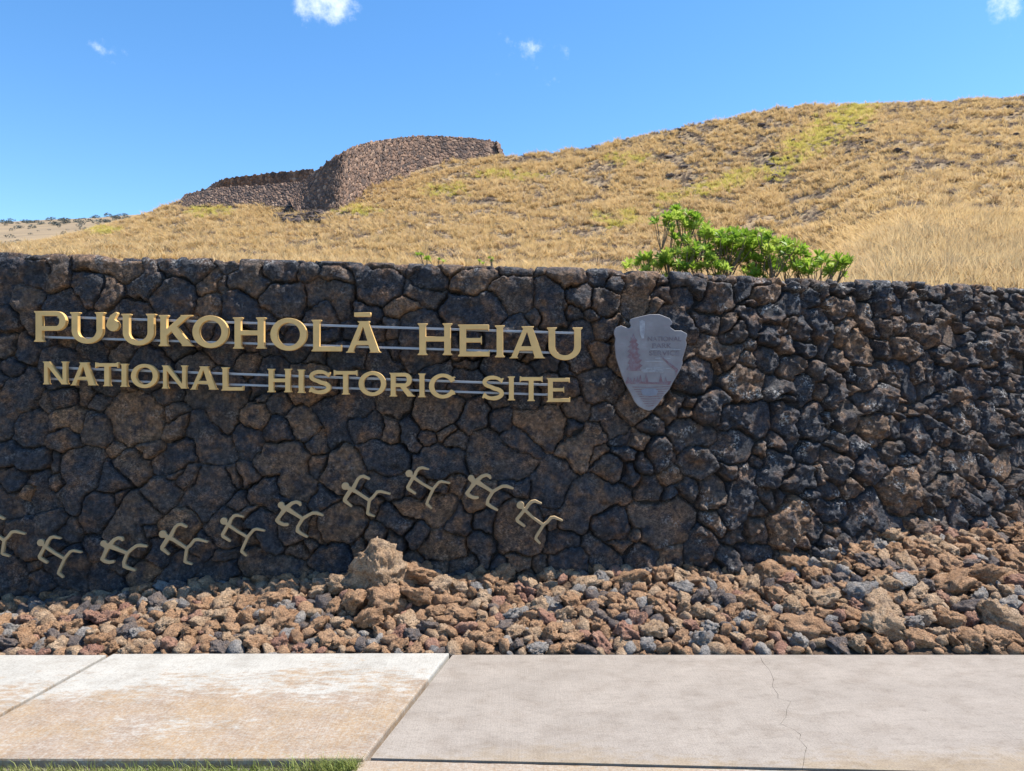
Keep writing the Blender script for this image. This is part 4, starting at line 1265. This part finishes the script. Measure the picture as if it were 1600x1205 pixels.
def masonry(name, bot, top, cell, res, seed, back=6.0, relief=.18):
    nb = 300
    B, L = resample(bot, nb); T, L2 = resample(top, nb)
    kw = np.hanning(61); kw /= kw.sum()
    sm_ = lambda A: np.stack([np.convolve(np.concatenate([2 * A[0, i] - A[30:0:-1, i], A[:, i], 2 * A[-1, i] - A[-2:-32:-1, i]]), kw, 'valid') for i in range(3)], -1)
    B, T = sm_(B), sm_(T)
    L = max(L, L2); Hm = float(np.linalg.norm(T - B, axis=1).mean()) * 1.05
    U, V, ID, E, S, RR, rg = stone_sheet(L, 0, Hm, res, [(3000, cell * .5, cell * .75, .8), (5000, cell * .28, cell * .5, .8)], seed, .6)
    n = len(S)
    s = U / L * (nb - 1); i0 = np.clip(s.astype(int), 0, nb - 2); fr = (s - i0)[..., None]
    b = B[i0] * (1 - fr) + B[i0 + 1] * fr; t = T[i0] * (1 - fr) + T[i0 + 1] * fr
    w = (V / Hm)[..., None]
    P = b * (1 - w) + t * w
    du = np.gradient(P, axis=0); dv = np.gradient(P, axis=1)
    nr = np.cross(du, dv); nr /= np.linalg.norm(nr, axis=2)[..., None] + 1e-9
    so = rg.uniform(0, 100, n)[ID]
    pr = np.clip((E - .015) / (cell * .33), 0, 1); pr = (1 - (1 - pr) ** 2) ** .5
    H = (-relief + pr * (relief + rg.uniform(-.4, .4, n)[ID] * relief + .22 * relief * fbm(U * 4, V * 4, so, 2)))
    # ragged crest
    crest = sstep(Hm - .02, Hm, V)
    P = P + nr * H[..., None]
    P[..., 2] += (crest * (.30 * fbm(U * 1.1, V * 0 + seed, 3.0, 3)))
    # back over the top
    nU, nV = U.shape
    last = P[:, -1]; ext = [np.stack([last[:, 0] * (1 + d / last[:, 1]), last[:, 1] + d, last[:, 2] - .12 * d], -1) for d in (back * .3, back)]
    P2 = np.concatenate([P, np.stack(ext, 1)], 1)
    tone = np.clip(rg.beta(1.6, 1.9, n), 0, 1)[ID]; tone = np.concatenate([tone, tone[:, -1:], tone[:, -1:]], 1)
    idx = np.arange(P2.shape[0] * P2.shape[1]).reshape(P2.shape[:2])
    fa = np.stack([idx[:-1, :-1].ravel(), idx[1:, :-1].ravel(), idx[1:, 1:].ravel(), idx[:-1, 1:].ravel()], -1)
    me = mesh_np(name, P2.reshape(-1, 3), fa, False, {'tone': tone.ravel()}, [M_TST])
    return link(name, me, temple, kind="stuff")
def on_hill(px, py, dz=0): return W(px, py, inv_terrain(px, py))
def footing(pts): return [on_hill(px, py) + Vector((0, 0, -2.6)) for px, py in pts]
def crest(foot, pts, d): return [W(px, py, f.y + d) for f, (px, py) in zip(foot, pts)]
f1 = footing([(452, 312), (472, 328), (498, 338), (525, 336), (560, 312), (600, 290), (650, 270), (700, 259), (750, 251), (794, 246)])
for i_, (p_, y_) in enumerate([(452, 84.5), (472, 82), (498, 80.2)]): f1[i_].y = y_; f1[i_].x = (p_ - CX) / F * y_
masonry("main_platform_wall", f1, crest(f1, [(468, 286), (487, 272), (512, 251), (540, 234), (575, 222), (620, 215), (660, 211.5), (705, 212.5), (748, 216), (775, 221)], 4.2), .42, .07, 61, 6.0, .15)
masonry("platform_end_wall", [f1[-1], f1[-1] + Vector((1.5, 9, 0))], [W(775, 221, f1[-1].y + 3.2), W(781, 224, f1[-1].y + 9)], .45, .08, 62, 1.0)
f2 = [W(272, 324, 99), W(310, 322, 94), W(390, 322, 90), W(440, 322, 88), W(490, 322, 86)]
masonry("lower_terrace_wall", f2, crest(f2, [(288, 304), (325, 294), (390, 290), (440, 287), (492, 282)], 3.4), .42, .075, 63, 5.0, .15)
f3 = [W(318, 300, 108), W(360, 297, 103), W(430, 293, 98), W(495, 288, 95)]
masonry("upper_terrace_wall", f3, crest(f3, [(332, 287), (350, 279), (420, 270.5), (490, 264)], .1), .42, .075, 64, 4.0, .15)

# ------------------------------------------------------------------ leafy shrub behind the wall
M_LEAF = mat_leafy("glossy_green_leaf", [(.13, .23, .024), (.23, .37, .036), (.36, .50, .060), (.50, .58, .11)], .45, .45, .3)
M_BARK = mat_flat("shrub_bark", (.20, .145, .10), .9, .3, 30)
def leaf_cluster_mesh(seed, n=13, ln=.090):
    rg = np.random.default_rng(seed); v, f = [], []
    for i in range(n):
        an = i * 2.4 + rg.uniform(-.3, .3); el = rg.uniform(.25, 1.4)
        d = np.array((math.cos(an) * math.cos(el), math.sin(an) * math.cos(el), math.sin(el)))
        sd = np.cross(d, (0, 0, 1.0)); sd /= np.linalg.norm(sd) + 1e-9; up = np.cross(sd, d)
        L = ln * rg.uniform(.7, 1.1); w = L * .125
        prof_ = [(0, .12), (.3, .55), (.62, 1.0), (.85, .8), (1.0, .12)]
        k0 = len(v)
        for t, ww in prof_:
            c = d * L * t - up * (.16 * L * t * t)
            v += [c - sd * w * ww + up * w * .25 * ww, c, c + sd * w * ww + up * w * .25 * ww]
        for r_ in range(4):
            q = k0 + r_ * 3
            f += [(q, q + 1, q + 4, q + 3), (q + 1, q + 2, q + 5, q + 4)]
    return mesh_np("leaf_cluster", np.array(v), np.array(f), True, None, [M_LEAF])
LCM = [leaf_cluster_mesh(700 + i, rnd.randint(23, 30)) for i in range(7)]
def tube(pts, r0, r1, seg=6):
    v, f = [], []
    n = len(pts)
    for i, p in enumerate(pts):
        d = (pts[min(i + 1, n - 1)] - pts[max(i - 1, 0)]).normalized()
        a = d.orthogonal().normalized(); b = d.cross(a); r = r0 + (r1 - r0) * i / (n - 1)
        for s in range(seg):
            t = s / seg * 6.283; v.append(tuple(p + a * math.cos(t) * r + b * math.sin(t) * r))
    for i in range(n - 1):
        for s in range(seg):
            f.append((i * seg + s, i * seg + (s + 1) % seg, (i + 1) * seg + (s + 1) % seg, (i + 1) * seg + s))
    return v, f
def shrub(name, label, tips, roots, spread, cat="shrub", scl=1.0):
    root_p = roots[0]
    root = link(name, None, None, label, cat, None, None, root_p)
    bv, bf, nb = [], [], 0
    for (tp, n) in tips:
        rp = min(roots, key=lambda q: (Vector((q.x, q.y, 0)) - Vector((tp.x, tp.y, 0))).length)
        m1 = rp.lerp(tp, .45) + Vector((rnd.uniform(-.08, .08), rnd.uniform(-.08, .08), -.05))
        m2 = rp.lerp(tp, .8) + Vector((rnd.uniform(-.06, .06), rnd.uniform(-.06, .06), -.02))
        for q in range(n):
            e = tp + Vector((rnd.gauss(0, spread), rnd.gauss(0, spread * .9), rnd.gauss(0, spread * .6)))
            pth = [rp - root_p, m1 - root_p, m2 - root_p, e - root_p] if q == 0 else [m2 - root_p, m2.lerp(e, .55) + Vector((0, 0, -.02)) - root_p, e - root_p]
            v, f = tube(pth, .010 if q == 0 else .0045, .003)
            bv += v; bf += [tuple(x + nb for x in ff) for ff in f]; nb += len(v)
            o = link("leaf_cluster", LCM[rnd.randrange(7)], root)
            o.location = e - root_p
            o.rotation_euler = (rnd.gauss(0, .45), rnd.gauss(0, .45), rnd.uniform(0, 6.28))
            s = scl * rnd.uniform(.72, 1.08); o.scale = (s, s, s)
    link("branches", mesh_np("branches", np.array(bv), np.array(bf), True, None, [M_BARK]), root)
    return root
YS = 7.3
tips = []
for px, py, n in [(1128, 368, 5), (1150, 374, 6), (1172, 384, 5), (1112, 385, 5), (1138, 380, 5), (1085, 390, 5), (1215, 396, 4), (1060, 335, 7), (1040, 352, 6), (1075, 350, 8), (1095, 352, 6), (1052, 372, 5), (1105, 365, 5), (1090, 372, 4), (1120, 378, 5),
                  (1195, 370, 3), (1185, 378, 5), (1204, 384, 4), (1170, 372, 4), (1150, 388, 6), (1130, 392, 6), (1165, 395, 6), (1200, 398, 5), (1235, 388, 5), (1245, 402, 6), (1228, 408, 5),
                  (1000, 412, 6), (1020, 414, 6), (1045, 410, 7), (1062, 402, 5), (1085, 408, 7), (1110, 408, 7), (1140, 412, 7), (1170, 414, 7), (1205, 416, 7), (1240, 418, 6), (1275, 416, 5), (1298, 420, 6), (1320, 416, 5), (1262, 424, 5),
                  (1030, 425, 5), (1070, 425, 5), (1120, 426, 5), (1180, 428, 5), (1300, 428, 4)]:
    tips.append((W(px, py, YS + rnd.uniform(-.18, .25)), n))
roots = [Vector((x, YS + .1, float(terr_z(x, YS + .1)) - .05)) for x in (2.02, 1.55, 2.5, 3.0)]
shrub("leafy_shrub", "bright green leafy shrub rising behind the top of the wall", [(t_, n_ + 1) for t_, n_ in tips], roots, .062)
shrub("young_shoot", "small green shoot showing above the wall, left of two", [(W(655, 398, 7.4), 3), (W(678, 406, 7.4), 3), (W(666, 408, 7.4), 2)],
      [Vector((-.85, 7.5, float(terr_z(-.85, 7.5))))], .03, "shrub", .5)
shrub("young_shoot", "tiny green shoot showing above the wall, right of two", [(W(766, 405, 7.4), 3), (W(752, 412, 7.4), 2)],
      [Vector((-.22, 7.5, float(terr_z(-.22, 7.5))))], .025, "shrub", .42)

# ------------------------------------------------------------------ lawn grass blades
M_BLADE = mat_leafy("lawn_blade", [(.10, .20, .035), (.17, .29, .055), (.30, .34, .10), (.44, .38, .18)], .35, .5, .3)
rg = np.random.default_rng(31)
n = 16000
bx = rg.uniform(-3.4, -.64, n); by = YF - .006 - np.abs(rg.normal(0, .16, n)) - rg.uniform(0, .02, n)
hgt = rg.uniform(.018, .040, n)
n2 = 420                                            # longer clump at the slab corner and loose stems along the edge
bx2 = np.clip(rg.normal(-.74, .085, n2), -1.1, -.655); by2 = YF - .008 - rg.uniform(0, .07, n2); h2 = rg.uniform(.035, .095, n2)
n3 = 160
bx3 = rg.uniform(-3.2, -.66, n3); by3 = YF - .008 - rg.uniform(0, .03, n3); h3 = rg.uniform(.04, .085, n3)
bx, by, hgt = np.concatenate([bx, bx2, bx3]), np.concatenate([by, by2, by3]), np.concatenate([hgt, h2, h3])
n = len(bx)
an = rg.uniform(0, 6.283, n); le = rg.uniform(.1, .9, n) * hgt; wv = rg.uniform(.0012, .0026, n)
dx, dy_ = np.cos(an), np.sin(an)
dy_ = np.where(by > YF - .05, -np.abs(dy_), dy_)
b0 = np.stack([bx, by, np.full(n, -.036)], -1)
sd = np.stack([-np.sin(an), np.cos(an), 0 * an], -1) * wv[:, None]
md_ = b0 + np.stack([dx * le * .35, dy_ * le * .35, hgt * .6], -1); tp_ = b0 + np.stack([dx * le, dy_ * le, hgt], -1)
vv = np.stack([b0 - sd, b0 + sd, md_ + sd * .8, md_ - sd * .8, tp_], 1).reshape(-1, 3)
q = np.arange(n)[:, None] * 5
ff = np.concatenate([q + np.array([[0, 1, 2]]), q + np.array([[0, 2, 3]]), q + np.array([[3, 2, 4]])], 0)
link("lawn_grass", mesh_np("lawn_grass", vv, ff, False, None, [M_BLADE]), None, "short green lawn grass along the front edge of the sidewalk", "grass", None, "stuff")
